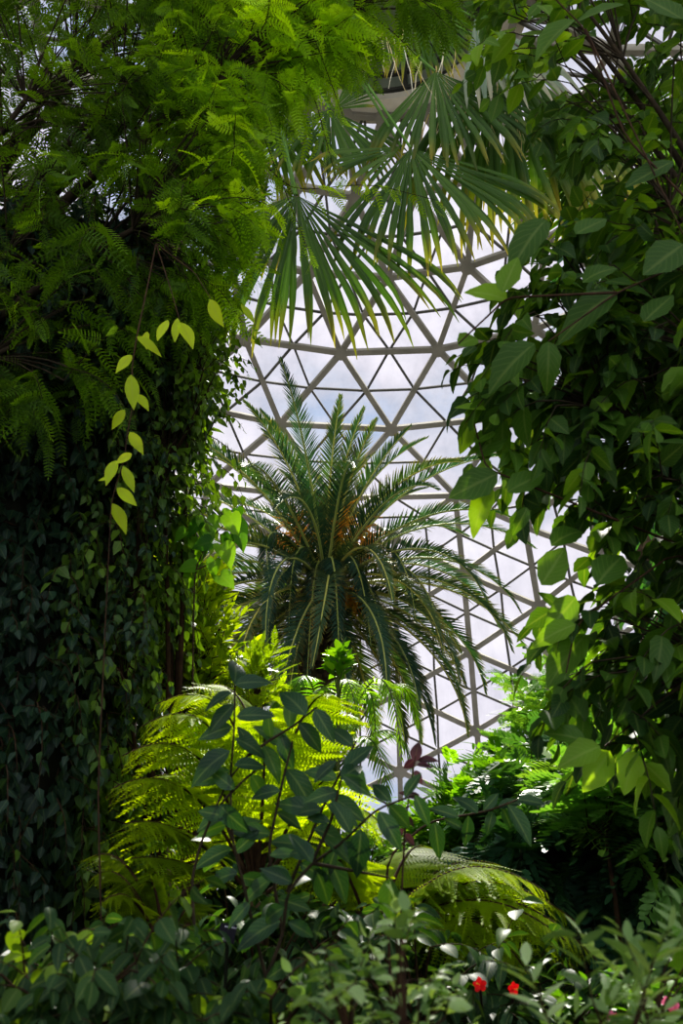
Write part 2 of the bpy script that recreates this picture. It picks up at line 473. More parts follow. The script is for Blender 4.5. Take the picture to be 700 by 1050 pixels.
# lower zone: vertical columns, 2*NB of them
C = rings[5]
cols = []
for c in range(2 * NB):
    az = AZ0 + (c * .5 + .5) * DAZ          # even c -> C nodes
    zs = ([ringz[5]] + [colz[k] for k in range(1, len(colz), 2)]) if c % 2 == 0 else [colz[k] for k in range(0, len(colz), 2)]
    cols.append([dome_pt(az, z) for z in zs])
for c in range(2 * NB):
    E, O = (cols[c], cols[(c + 1) % (2 * NB)]) if c % 2 == 0 else (cols[(c + 1) % (2 * NB)], cols[c])
    for k in range(len(O)):
        if k + 1 < len(E): tri(E[k], E[k + 1], O[k])
        if k + 1 < len(O) and k + 1 < len(E): tri(O[k], O[k + 1], E[k + 1])
for j in range(NB):
    tri(C[j], C[(j + 1) % NB], cols[(2 * j + 1) % (2 * NB)][0])
edges = set(); thin = []; panes = []
nodes = [np.array(p) for p in nodes]
for a, b, c in tris:
    for e in ((a, b), (b, c), (c, a)): edges.add(tuple(sorted(e)))
    pa, pb, pc = nodes[a], nodes[b], nodes[c]
    ab, bc, ca = (pa + pb) / 2, (pb + pc) / 2, (pc + pa) / 2
    thin += [(ab, bc), (bc, ca), (ca, ab)]
    panes += [(pa, ab, ca), (ab, pb, bc), (ca, bc, pc), (ab, bc, ca)]
def outv(p):
    p = np.asarray(p); q = (p - DC) / np.array([DA, DA, DB]) ** 2
    return nrm(q)
g = G(); E = np.array(sorted(edges)); A_ = np.array([nodes[a] for a, b in E]); B_ = np.array([nodes[b] for a, b in E])
O_ = outv((A_ + B_) / 2)
beams(g, A_ - O_ * .16, B_ - O_ * .16, O_, .105, .15)
for p in nodes:
    o = outv(p); s = nrm(np.cross(o, Z)); u = np.cross(s, o)
    an = np.arange(12) / 12 * 2 * math.pi
    ringv = (s[None] * np.cos(an)[:, None] + u[None] * np.sin(an)[:, None]) * .27
    v = np.concatenate([p - o * .36 + ringv, p - o * .05 + ringv])
    i = np.arange(12); i2 = (i + 1) % 12
    g.add(v, [np.stack([i, i2, i2 + 12, i + 12], 1), np.arange(12)[None], np.arange(12)[None, ::-1] + 12], np.tile([.5, .5, .5], (24, 1)))
tag(g.build('trim_1', M_steel, smooth=False), kind='structure')
g = G(); T_ = np.array(thin); Ot = outv((T_[:, 0] + T_[:, 1]) / 2)
beams(g, T_[:, 0] - Ot * .07, T_[:, 1] - Ot * .07, Ot, .042, .055)
tag(g.build('trim_2', M_bar, smooth=False), kind='structure')
# glass
m, nt, N, L = mat_new('dome_glass')
tc = N.new('ShaderNodeTexCoord'); mp = N.new('ShaderNodeMapping'); L.new(tc.outputs['Object'], mp.inputs[0]); mp.inputs['Scale'].default_value = (1, 1, .12)
no = N.new('ShaderNodeTexNoise'); no.inputs['Scale'].default_value = 1.3; no.inputs['Detail'].default_value = 4; L.new(mp.outputs[0], no.inputs['Vector'])
at = N.new('ShaderNodeAttribute'); at.attribute_name = 'leaf'; sp = N.new('ShaderNodeSeparateXYZ'); L.new(at.outputs['Vector'], sp.inputs[0])
ad = N.new('ShaderNodeMath'); ad.operation = 'MULTIPLY_ADD'; L.new(sp.outputs[2], ad.inputs[0]); ad.inputs[1].default_value = .25; L.new(no.outputs[0], ad.inputs[2])
rp = N.new('ShaderNodeValToRGB'); L.new(ad.outputs[0], rp.inputs[0]); rp.color_ramp.elements[0].position = .4; rp.color_ramp.elements[1].position = .8
rp.color_ramp.elements[0].color = (.80, .80, .83, 1); rp.color_ramp.elements[1].color = (.97, .965, .98, 1)
tp = N.new('ShaderNodeBsdfTransparent'); L.new(rp.outputs[0], tp.inputs[0])
tl = N.new('ShaderNodeBsdfTranslucent'); tl.inputs[0].default_value = (.8, .8, .82, 1)
gl = N.new('ShaderNodeBsdfGlossy'); gl.inputs['Roughness'].default_value = .08
m1 = N.new('ShaderNodeMixShader'); m1.inputs[0].default_value = .035; L.new(tp.outputs[0], m1.inputs[1]); L.new(tl.outputs[0], m1.inputs[2])
m2 = N.new('ShaderNodeMixShader'); m2.inputs[0].default_value = .03; L.new(m1.outputs[0], m2.inputs[1]); L.new(gl.outputs[0], m2.inputs[2])
oo = N.new('ShaderNodeOutputMaterial'); L.new(m2.outputs[0], oo.inputs[0])
M_glass = m
g = G(); Pn = np.array(panes); n = len(Pn)
att = np.zeros((n, 3, 3)); att[..., 2] = rng.random(n)[:, None]
g.add(Pn, [np.arange(n * 3).reshape(n, 3)], att)
tag(g.build('window_1', M_glass, smooth=False), kind='structure')
# round base wall, ground, roof drum on the top ring
g = G(); an = np.linspace(0, 2 * math.pi, 81)
zb = colz[-1]
def ringband(g, r0, z0, r1, z1, n=80):
    a = np.arange(n) / n * 2 * math.pi
    def rg(r, z): return DC + np.stack([r * np.sin(a), r * np.cos(a), np.full(n, z)], 1)
    i = np.arange(n); i2 = (i + 1) % n
    g.add(np.concatenate([rg(r0, z0), rg(r1, z1)]), [np.stack([i, i2, i2 + n, i + n], 1)], np.tile([.5, .5, .5], (2 * n, 1)))
ringband(g, DA + .1, -.2, DA + .1, zb + .9); ringband(g, DA - .45, -.2, DA - .45, zb + .9); ringband(g, DA - .45, zb + .9, DA + .1, zb + .9)
tag(g.build('wall_round', M_conc), kind='structure')
rR = DA * math.sqrt(1 - (ringz[0] / DB) ** 2)
g = G()
z0 = ringz[0]
ringband(g, rR + .3, z0 - .12, rR - .75, z0 - .12); ringband(g, rR - .75, z0 - .12, rR - .75, z0 + .12); ringband(g, rR - .75, z0 + .12, rR - .5, z0 + .12)
ringband(g, rR - .5, z0 + .12, rR - .5, z0 + .3); ringband(g, rR - .5, z0 + .3, rR - .1, z0 + .3)
ringband(g, rR + .3, z0 - .12, rR + .3, z0 + .3)
tag(g.build('trim_3', M_ledge, smooth=False), kind='structure')
g = G()
ringband(g, rR - .15, z0 + .1, rR - .15, z0 + 2.4); ringband(g, rR - .15, z0 + 2.4, .05, z0 + 3.2)
tag(g.build('ceiling', M_drum), kind='structure')
g = G()
for a in np.arange(24) / 24 * 2 * math.pi:
    o = np.array([math.sin(a), math.cos(a), 0]); p = DC + o * (rR - .22) + Z * (z0 + 1.3)
    box(g, p, [np.cross(o, Z), o, Z], (.06, .07, 1.1))
for zz in (.75, 1.5, 2.3):
    ringband(g, rR - .3, z0 + zz, rR - .3, z0 + zz + .12); ringband(g, rR - .3, z0 + zz, rR - .15, z0 + zz); ringband(g, rR - .3, z0 + zz + .12, rR - .15, z0 + zz + .12)
tag(g.build('trim_4', M_bar, smooth=False), kind='structure')
g = G()
nn = 60; q = np.linspace(-26, 26, nn); X, Yg = np.meshgrid(q + DC[0], q + DC[1])
H = .05 * np.sin(X * 1.3) * np.cos(Yg * 1.7) - .05
i = (np.arange(nn - 1)[:, None] * nn + np.arange(nn - 1)[None]).ravel()
g.add(np.stack([X, Yg, H], -1), [np.stack([i, i + 1, i + nn + 1, i + nn], 1)], np.tile([.5, .5, .5], (nn * nn, 1)))
tag(g.build('floor', M_soil), kind='structure')


# ------------------------------------------------------------------ generic woody plant
def plant(name, label, cat, base, polys, Y, ntw, tw_len, tmpl, size, mat, K=6, per=8, droop=.8, ldroop=.3, ang=50, fork=.35, bark=None,
          r0=.06, bias=(0, 0, .2), holes=(), rndf=None, njit=.35, twr=.004, group=None, s0=.15, up=None, wig=.12, taper=.3, trunk=True, bow=.25, spread=1.0, wsc=1.0):
    bark = bark or M_twig
    base = np.array([base[0], base[1], 0.0])
    root = empty(name, base, label, cat, group)
    qs = []; ps = []
    if not isinstance(ntw, (list, tuple)): ntw = [ntw] * len(polys)
    for poly, nt_ in zip(polys, ntw):
        q, p = region(poly, nt_, Y[0], Y[1], holes); qs.append(q); ps.append(p)
    q = np.concatenate(qs); p = np.concatenate(ps)
    # branch ends by farthest-point choice
    idx = [int(np.argmin(p[:, 2]))]; dmin = np.linalg.norm(p - p[idx[0]], axis=1)
    while len(idx) < min(K, len(p)):
        j = int(np.argmax(dmin)); idx.append(j); dmin = np.minimum(dmin, np.linalg.norm(p - p[j], axis=1))
    cen = p[idx]
    for _ in range(4):
        own = np.argmin(np.linalg.norm(p[:, None] - cen[None], axis=2), axis=1)
        cen = np.array([p[own == k].mean(0) if (own == k).any() else cen[k] for k in range(len(cen))])
    low = cen[:, 2].min()
    top = base + np.array([0, 0, max(.15, low * fork)])
    top[:2] += (cen.mean(0)[:2] - base[:2]) * .08
    if trunk:
        g = G(); c = bez(base - Z * .05, (base + top) / 2 + rng.normal(0, .03, 3) * [1, 1, 0], top, 6)
        tubes(g, c, np.linspace(r0 * 1.25, r0, 6), 9); g.build('trunk', bark, root)
    for k in range(len(cen)):
        mk = own == k
        if not mk.any(): continue
        g = G(); a = top if trunk else base
        e = cen[k]; mid = (a + e) / 2 + Z * bow * np.linalg.norm(e - a) * .6 - (e - a) * [.25, .25, 0] * .5
        bc = bez(a, mid, e, 12)
        tubes(g, bc, np.linspace(r0 * .62, max(.006, r0 * .16), 12), 6)
        tp_ = p[mk]; n = len(tp_)
        j = np.argmin(np.linalg.norm(tp_[:, None] - bc[None, 4:], axis=2), axis=1) + 4
        s = bc[np.maximum(j - 1, 3)]
        t = np.linspace(0, 1, 5)[None, :, None]
        midp = (s + tp_) / 2 + Z * .12 * np.linalg.norm(tp_ - s, axis=1)[:, None]
        con = (1 - t) ** 2 * s[:, None] + 2 * t * (1 - t) * midp[:, None] + t * t * tp_[:, None]
        tubes(g, con, np.linspace(twr * 1.8, twr * 1.1, 5), 4)
        d = nrm(tp_ - s + 1e-3) * .6 + rng.normal(0, .55, (n, 3)) * spread + np.array(bias)
        tc_ = curves(tp_, d, tw_len * rng.uniform(.6, 1.3, n), droop, 6, wig)
        tubes(g, tc_, np.linspace(twr, twr * .4, 6), 4)
        br = g.build('branch', bark, root)
        lg = G()
        rn = None if rndf is None else rndf(q[mk], tp_)
        leaves_on(tc_, per, tmpl, size, lg, s0, ang, ldroop, njit, rn, up=up, taper=taper, wsc=wsc)
        lg.build('foliage', mat, br)
    return root


def frond(g, gr, base, ctrl, tip, npair, ll, tmpls=None, lw=.012, wprof=None, vee=.35, ang=62, hang=.15, rr=.018, s0=.12, m=18, rnd=None, mode='strip', tipang=25, pk=.35):
    """pinnate frond on a bezier rachis; 'strip' leaflets are folded ribbons, otherwise pinna templates"""
    c = bez(np.asarray(base, float), np.asarray(ctrl, float), np.asarray(tip, float), m)
    frond_c(g, gr, c, npair, ll, tmpls, lw, vee, ang, hang, rr, s0, rnd, mode, tipang, pk)


def frond_c(g, gr, c, npair, ll, tmpls=None, lw=.012, vee=.35, ang=62, hang=.15, rr=.018, s0=.12, rnd=None, mode='strip', tipang=25, pk=.35, roll=None):
    m = len(c)
    tubes(gr, c, np.linspace(rr, rr * .25, m), 5, rnd=np.array([.4 if rnd is None else rnd]))
    s = np.linspace(s0, .995, npair)
    p, t = sample_c(c[None], s); p = p[0]; t = t[0]
    side = np.cross(t, Z); sl = np.linalg.norm(side, axis=1)
    # keep the side vector steady where the rachis is near vertical
    chord = c[-1] - c[0]; hs = nrm(np.cross(chord * [1, 1, 0.0] + 1e-6, Z))
    side = nrm(side + hs * .25) if roll is None else nrm(np.tile(roll, (npair, 1)) - t * (t @ roll)[:, None])
    nor = np.cross(side, t)
    prof = np.where(s < pk, .35 + .65 * (s - s0) / (pk - s0), 1.0) * np.where(s > pk, np.clip(1 - ((s - pk) / (1 - pk)) ** 2.2 * .85, 0, 1), 1)
    an = R(ang) + (R(tipang) - R(ang)) * s ** 1.5
    P_, D_, N_, Ls = [], [], [], []
    for sg in (-1, 1):
        a = an * (1 + rng.normal(0, .06, npair))
        d = t * np.cos(a)[:, None] + (side * sg * math.cos(vee) + nor * math.sin(vee)) * np.sin(a)[:, None]
        d = nrm(d + rng.normal(0, .05, d.shape))
        P_.append(p); D_.append(d); N_.append(nrm(nor * math.cos(vee) - side * sg * math.sin(vee))); Ls.append(ll * prof * rng.uniform(.9, 1.08, npair))
    P_ = np.concatenate(P_); D_ = np.concatenate(D_); N_ = np.concatenate(N_); Ls = np.concatenate(Ls)
    rn = np.clip((rng.random() if rnd is None else rnd) + rng.normal(0, .12, len(P_)), 0, 1)
    if mode == 'strip':
        q = np.linspace(0, 1, 5)
        pts = P_[:, None] + D_[:, None] * (Ls[:, None] * q)[..., None] - Z * (hang * Ls[:, None] * q ** 2)[..., None]
        sd = nrm(np.cross(N_, D_))[:, None].repeat(5, 1)
        w = lw * np.array([.6, 1, .9, .6, .05])
        strips(g, pts, sd, np.broadcast_to(w, (len(P_), 5)), N_[:, None].repeat(5, 1), -.35, rn)
    else:
        scatter(g, tmpls, P_, nrm(D_ - Z * hang), N_, Ls, rn, 1.0)


# ------------------------------------------------------------------ date palm
PY_ = 16.0
crown = P(334, 592, PY_)
pb = np.array([P(322, 700, PY_)[0] - .15, PY_ + .1, 0.0])
dp = empty('date_palm', pb, 'large date palm with arching feathery fronds and orange fruit stalks before the dome glass', 'palm')
g = G(); tc = bez(pb - Z * .1, (pb + crown) / 2 + [-.08, 0, 0], crown - Z * .1, 24)
tubes(g, tc, np.interp(np.linspace(0, 1, 24), [0, .1, .75, .93, 1], [.42, .30, .29, .36, .22]), 16); g.build('trunk', M_bark, dp)
boot = [np.array([(0, -.5, 0), (0, .5, 0), (0, 0, .35), (1, -.22, .35), (1, .22, .35), (1, 0, .6)], float),
        [np.array([[0, 1, 4, 3], [0, 3, 5, 2], [1, 2, 5, 4]]), np.array([[3, 4, 5]])], np.zeros((6, 2))]
g = G(); nb = 620
s = np.linspace(.02, .985, nb); bp_, bt_ = sample_c(tc[None], s); bp_ = bp_[0]
a = np.arange(nb) * 2.39996
od = np.stack([np.cos(a), np.sin(a), np.zeros(nb)], 1)
rad = np.interp(s, [0, .1, .75, .93, 1], [.41, .29, .28, .35, .24])
scatter(g, [boot], bp_ + od * rad[:, None] * .93, nrm(od * .55 + Z), od, .17, rng.random(nb))
g.build('leaf_base', plain_mat('leaf_base', (.05, .032, .02), (.19, .13, .08), 8, .9, bump=.3), dp)
# old brown fibre under the crown
g = G(); nf = 260; a = rng.random(nf) * 6.283; od = np.stack([np.cos(a), np.sin(a), rng.uniform(-.4, .6, nf)], 1)
cv = curves(crown + od * [.25, .25, .3] - Z * rng.uniform(0, .5, nf)[:, None], od, rng.uniform(.2, .5, nf), 1.6, 5, .5)
tubes(g, cv, np.linspace(.012, .004, 5), 3); g.build('trunk_fibre', plain_mat('fibre', (.12, .075, .04), (.26, .18, .10), 9, 1), dp)
NF = 90
for i in range(NF):
    f = (i + .5) / NF
    az = i * 2.39996 + .5
    el = R(86 - 128 * f ** .92)
    Lf = (3.75 - .5 * f) * rng.uniform(.9, 1.08) if f < .85 else rng.uniform(2.6, 3.2)
    if f < .2: Lf *= .80
    bend = R(38 + 62 * min(1, f * 1.9)) * rng.uniform(.75, 1.2)
    if el - bend < R(-88): bend = el + R(88)
    h = np.array([math.cos(az), math.sin(az), 0])
    Lf *= 1.06 if h[0] > 0 else 1.14
    m_ = 20; ss = np.linspace(0, 1, m_); e = el - bend * ss ** 1.4
    tw = np.cross(h, Z) * rng.normal(0, .10)
    dd = nrm(np.cos(e)[:, None] * h + np.sin(e)[:, None] * Z + tw[None] * ss[:, None])
    b0 = crown + h * .16 * math.cos(el) + Z * (.05 - .42 * f)
    c = b0 + np.concatenate([np.zeros((1, 3)), np.cumsum(dd[:-1], 0)]) * Lf / (m_ - 1)
    gl_, gr_ = G(), G()
    frond_c(gl_, gr_, c, 90, .45, None, .012, rng.uniform(.3, .75), 52, .12, .03, .1, np.clip(.15 + .6 * rng.random() + .25 * f, 0, 1), 'strip', 28, .3)
    r_ = gr_.build('frond', M_prib, dp); gl_.build('leaflets', LM['palm'], r_)
# short recurved young fronds seen teal against the trunk
for (dx, dy, tx, ty, yy) in ((-25, -8, -38, 62, -1.0), (-52, -20, -56, 10, -1.2), (22, 6, 46, 70, -1.1), (6, 6, 14, 92, -1.5), (52, -8, 92, 44, -1.0), (-8, 12, -20, 120, -1.2), (-40, 30, -60, 80, -1.2), (70, 20, 120, 80, -.9), (40, 40, 60, 120, -1.1)):
    b0 = crown + [.0, -.1, -.1]; tip = P(334 + tx, 592 + ty, PY_ + yy * 1.2); ct = P(334 + dx * 1.5, 592 + dy - 78, PY_ + yy)
    gl_, gr_ = G(), G()
    frond(gl_, gr_, b0, ct, tip, 70, .30, None, .013, vee=-.15, ang=56, hang=.35, rr=.028, s0=.1, m=20, rnd=.28, tipang=45)
    r_ = gr_.build('frond', M_prib, dp); gl_.build('leaflets', LM['palm'], r_)
for k, (dx, dy, yy) in enumerate(((-30, -55, -.5), (-42, -40, .2), (18, -62, -.6), (34, -50, -.3), (44, -38, .2), (-12, 34, -.9), (30, 20, -.8))):
    g = G(); tip = P(334 + dx, 592 + dy, PY_ + yy); st = bez(crown, (crown + tip) / 2 + Z * .1, tip, 6)
    tubes(g, st, .025, 5, rnd=np.array([.8]))
    nn_ = 55; sp_ = np.repeat(st[-1][None], nn_, 0) - (tip - crown) * rng.uniform(0, .45, nn_)[:, None]
    dd = nrm(nrm(tip - crown) + rng.normal(0, .55, (nn_, 3)))
    cv = curves(sp_, dd, rng.uniform(.25, .55, nn_), 1.2, 6, .4)
    tubes(g, cv, .009, 3)
    bp_, _ = sample_c(cv, np.linspace(.4, 1, 6)); bp_ = bp_.reshape(-1, 3)
    tubes(g, np.stack([bp_ - Z * .014, bp_, bp_ + Z * .014], 1), np.array([.004, .016, .004]), 4)
    g.build('fruit_stalk', M_fruit, dp)

# ------------------------------------------------------------------ fan palm (crown above the frame)
FY = 9.0
fc = P(235, -85, FY)
fb = np.array([P(120, 600, FY)[0], FY + .6, 0.0])
fp = empty('fan_palm', fb, 'tall fan palm whose pleated fan leaves hang in front of the dome top', 'palm')
g = G(); tc = bez(fb - Z * .1, np.array([fb[0] - .1, FY + .4, fc[2] * .6]), fc, 24); tubes(g, tc, np.linspace(.22, .14, 24), 12)
for k in range(90):
    pass
g.build('trunk', M_bark, fp)


def fan_leaf(parent, hub, axis, nor, Rr, spread, nseg=40, grav=.9, mat=None, rnd=.4, base=None, up=.25, cup=.25, gw=0.0, long=1.0, ribr=.02, split=.70):
    axis = nrm(np.asarray(axis, float)); nor = nrm(np.asarray(nor, float) - axis * (np.asarray(nor, float) @ axis)); lat = np.cross(nor, axis)
    th = np.linspace(-R(spread) / 2, R(spread) / 2, nseg); m = 12
    d0 = axis * np.cos(th)[:, None] + lat * np.sin(th)[:, None] - nor * (cup * (1 - np.cos(th)))[:, None]
    d0 = nrm(d0)
    Li = Rr * (.8 + .2 * np.cos(th * .8)) * rng.uniform(.92, 1.08, nseg)
    q = np.linspace(.015, 1, m)
    p = np.repeat(np.asarray(hub)[None], nseg, 0) + d0 * (q[0] * Li)[:, None]; out = [p]; d = d0.copy()
    gv = grav * rng.uniform(.7, 1.3, nseg)
    for i in range(1, m):
        k = max(0, q[i] - split + .1)
        d = nrm(d - Z * (gv * k * .75)[:, None] + rng.normal(0, .015 + .05 * k, d.shape))
        p = p + d * (Li * (q[i] - q[i - 1]))[:, None]; out.append(p)
    C_ = np.stack(out, 1)
    tang = nrm(np.gradient(C_, axis=1))
    latv = -axis * np.sin(th)[:, None] + lat * np.cos(th)[:, None]
    sd = nrm(latv[:, None] - tang * np.sum(latv[:, None] * tang, -1, keepdims=True))
    nn_ = np.cross(tang, sd)
    dth = R(spread) / nseg
    full = (Li[:, None] * q[None]) * math.sin(dth / 2) * 1.05
    ws = Li[:, None] * split * math.sin(dth / 2)
    w = np.where(q[None] < split, full, ws * np.clip(1 - (q[None] - split) / (1 - split), 0.02, 1) ** .7)
    g = G(); strips(g, C_, sd, w, nn_, .55, np.clip(rnd + rng.normal(0, .18, nseg), 0, 1))
    if base is not None:
        gr = G(); mid = (np.asarray(base) + hub) / 2 + Z * up
        tubes(gr, bez(np.asarray(base), mid, np.asarray(hub), 14), np.linspace(ribr * 1.5, ribr * .8, 14), 6, rnd=np.array([.5]))
        lf = g.build('fan_leaf', mat or LM['fan'], parent)
        gr.build('petiole', M_frib, lf)
    else:
        lf = g.build('fan_leaf', mat or LM['fan'], parent)
    return lf


def fan_at(px, py, Y, ax, R_px, spread, nseg=40, nor=(0, -1, .25), **k):
    """ax: direction in the upright plane facing the camera (dx, dy-up, depth)"""
    hub = P(px, py, Y); sc = np.linalg.norm(hub - CAM) / F * 1.0
    return fan_leaf(fp, hub, (ax[0], ax[2], ax[1]), nor, R_px * sc, spread, nseg, base=fc + rng.normal(0, .06, 3), **k)


fan_at(421, 152, 8.6, (.32, -.95, -.25), 172, 105, 34, grav=1.1, rnd=.45, up=.35)
fan_at(411, 150, 8.7, (-.8, -.55, -.2), 90, 55, 12, grav=1.0, rnd=.6, up=.4)
fan_at(446, 73, 8.9, (.22, -.95, -.2), 150, 95, 32, grav=.9, rnd=.35, up=.3)
fan_at(338, 112, 9.1, (-.1, -1, -.2), 110, 130, 34, grav=1.0, rnd=.45, up=.1)
fan_at(342, 112, 9.1, (.75, .45, -.2), 44, 80, 12, grav=.6, rnd=.5, up=.1)
fan_at(304, 200, 8.4, (.2, -1, -.2), 210, 88, 32, grav=1.1, rnd=.4, up=.3)
fan_at(302, 200, 8.5, (-.55, -.9, -.2), 120, 60, 16, grav=1.1, rnd=.6, up=.3)
fan_at(262, 90, 9.2, (-.05, -1, .2), 130, 110, 34, grav=.9, rnd=.6, up=.2)
fan_at(505, 40, 9.2, (.1, -1, 0), 230, 70, 28, grav=.8, rnd=.6, up=.2)
fan_at(530, 60, 9.5, (.1, -1, 0), 200, 70, 24, grav=.8, rnd=.7, up=.2)
fan_at(487, 18, 8.8, (.35, -.9, -.1), 130, 60, 14, grav=1.0, mat=LM['silver'], rnd=.3, up=.2)
fan_at(420, 5, 9.6, (.5, -.8, .2), 85, 110, 26, grav=.9, rnd=.7, up=.1)
# other, higher leaves that close the crown above the frame
for k in range(9):
    a = k * .75 + 1.2; d = np.array([math.cos(a), math.sin(a) * .8, .25]); hub = fc + d * 1.25
    fan_leaf(fp, hub, nrm(d + [0, 0, -.6]), (-d[0] * .3, -d[1] * .3, 1), 1.0, 200, 34, grav=.9, base=fc, rnd=.4)
# dry pale strands hanging from the leaf tips
g = G(); n_ = 64
sx = np.concatenate([rng.uniform(430, 530, 48), rng.uniform(355, 420, 16)]); sy = np.concatenate([rng.uniform(40, 120, 48), rng.uniform(25, 50, 16)])
st = P(sx, sy, rng.uniform(8.8, 9.6, n_))
cv = curves(st, np.stack([rng.normal(0, .15, n_), rng.normal(0, .1, n_), -np.ones(n_)], 1), rng.uniform(.4, 1.3, n_), .3, 8, .25)
sd = np.broadcast_to(nrm(np.array([1.0, .2, 0])), cv.shape)
strips(g, cv, sd, np.linspace(.008, .003, 8)[None], None, 0)
tag(g.build('dry_strands', LM['dry'], fp), 'pale dry strands hanging from the fan leaves')

# second fan palm glimpsed through the right-hand tree
b2 = np.array([P(640, 600, 11.0)[0], 11.2, 0.0]); c2 = P(640, 175, 11.0)
fp2 = empty('fan_palm', b2, 'slender fan palm glimpsed through gaps in the right-hand tree', 'palm')
g = G(); tubes(g, bez(b2 - Z * .1, (b2 + c2) / 2, c2, 14), np.linspace(.2, .13, 14), 10); g.build('trunk', M_bark, fp2)
for k in range(14):
    a = k * 2.4; el = .9 - k * .11; d = np.array([math.cos(a), math.sin(a), el * .9]); hub = c2 + nrm(d) * .8
    fan_leaf(fp2, hub, nrm(d * [1, 1, .3] + [0, 0, -.25 * k / 6]), (0, 0, 1) if abs(d[2]) < .8 else (d[0], d[1], .1), 1.0, 210, 34, grav=.6, base=c2, rnd=.4, up=.05)

# ------------------------------------------------------------------ climbing vine on a thick trunk, left
VY = 6.3
vb = np.array([-2.26, VY, 0.0])
v1 = empty('climbing_vine', vb, 'dark glossy climbing vine smothering the thick trunk on the left', 'vine')
def vrad(z, a): return .98 + .10 * np.sin(z * 1.1 + 1) + .10 * np.sin(3 * a + z * 1.7) + .07 * np.sin(5 * a - z * 2.3)
def vcen(z): return np.stack([vb[0] + .012 * z, vb[1] + 0 * z], -1)
g = G(); zz = np.linspace(0, 6.3, 40); aa = np.arange(36) / 36 * 2 * math.pi
ZZ, AA = np.meshgrid(zz, aa, indexing='ij'); cc = vcen(ZZ); rr_ = vrad(ZZ, AA) - .16
v = np.stack([cc[..., 0] + rr_ * np.cos(AA), cc[..., 1] + rr_ * np.sin(AA), ZZ], -1)
i = np.arange(39)[:, None] * 36; k = np.arange(36)[None]; k2 = (k + 1) % 36
g.add(v, [np.stack([i + k, i + k2, i + 36 + k2, i + 36 + k], -1)], np.tile([.5, .5, .5], (40 * 36, 1)))
g.build('trunk', M_dark, v1)
g = G(); sg_ = G(); n_ = 1500
z_ = rng.uniform(.3, 6.4, n_); a_ = rng.uniform(-math.pi, math.pi, n_)
front = rng.random(n_) < .75; a_ = np.where(front, rng.uniform(-math.pi * 1.02, .35, n_), a_)
cc = vcen(z_); r_ = vrad(z_, a_) + rng.uniform(-.12, .06, n_)
od = np.stack([np.cos(a_), np.sin(a_), np.zeros(n_)], 1)
st = np.stack([cc[:, 0] + r_ * od[:, 0], cc[:, 1] + r_ * od[:, 1], z_], 1)
cv = curves(st, od * .5 + rng.normal(0, .35, (n_, 3)) + Z * .15, rng.uniform(.25, .6, n_), 2.2, 7, .3)
tubes(sg_, cv, np.linspace(.005, .002, 7), 3)
# brightness grows toward the sunny right edge
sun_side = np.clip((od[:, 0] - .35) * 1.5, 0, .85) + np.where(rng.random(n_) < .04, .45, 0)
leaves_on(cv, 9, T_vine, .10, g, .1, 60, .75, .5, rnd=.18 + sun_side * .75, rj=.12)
# outer leaf skin, leaves lying roof-tile fashion
n_ = 6000; z_ = rng.uniform(.2, 6.4, n_); a_ = rng.uniform(-math.pi * 1.05, .5, n_); cc = vcen(z_); r_ = vrad(z_, a_) - rng.uniform(.0, .12, n_)
od = np.stack([np.cos(a_), np.sin(a_), np.zeros(n_)], 1)
st = np.stack([cc[:, 0] + r_ * od[:, 0], cc[:, 1] + r_ * od[:, 1], z_], 1)
scatter(g, T_vine, st, nrm(od * .55 - Z + rng.normal(0, .35, (n_, 3))), od + Z * .6, rng.uniform(.07, .13, n_), np.clip(rng.uniform(0, .35, n_) + np.clip((od[:, 0] - .5), 0, .5), 0, 1))  # skin leaves also coloured lighter toward the sunny right edge
b_ = sg_.build('stem', M_twig, v1); g.build('foliage', LM['vine'], v1)

# leafy skirt of the vine that hangs past its right edge
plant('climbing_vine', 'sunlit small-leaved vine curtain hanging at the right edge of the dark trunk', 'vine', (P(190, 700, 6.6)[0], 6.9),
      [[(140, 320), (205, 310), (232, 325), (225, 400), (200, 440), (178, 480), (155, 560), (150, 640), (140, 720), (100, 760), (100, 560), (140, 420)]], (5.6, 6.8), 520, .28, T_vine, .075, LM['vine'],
      K=10, per=8, droop=2.0, ldroop=.8, ang=60, r0=.05, bias=(0, 0, -.3), rndf=lambda q, p: np.clip(.25 + (q[:, 0] - 120) / 150, .1, .95), njit=.6, twr=.003, fork=.3)  # leaf colour lightened rightward to paint the sunlit edge

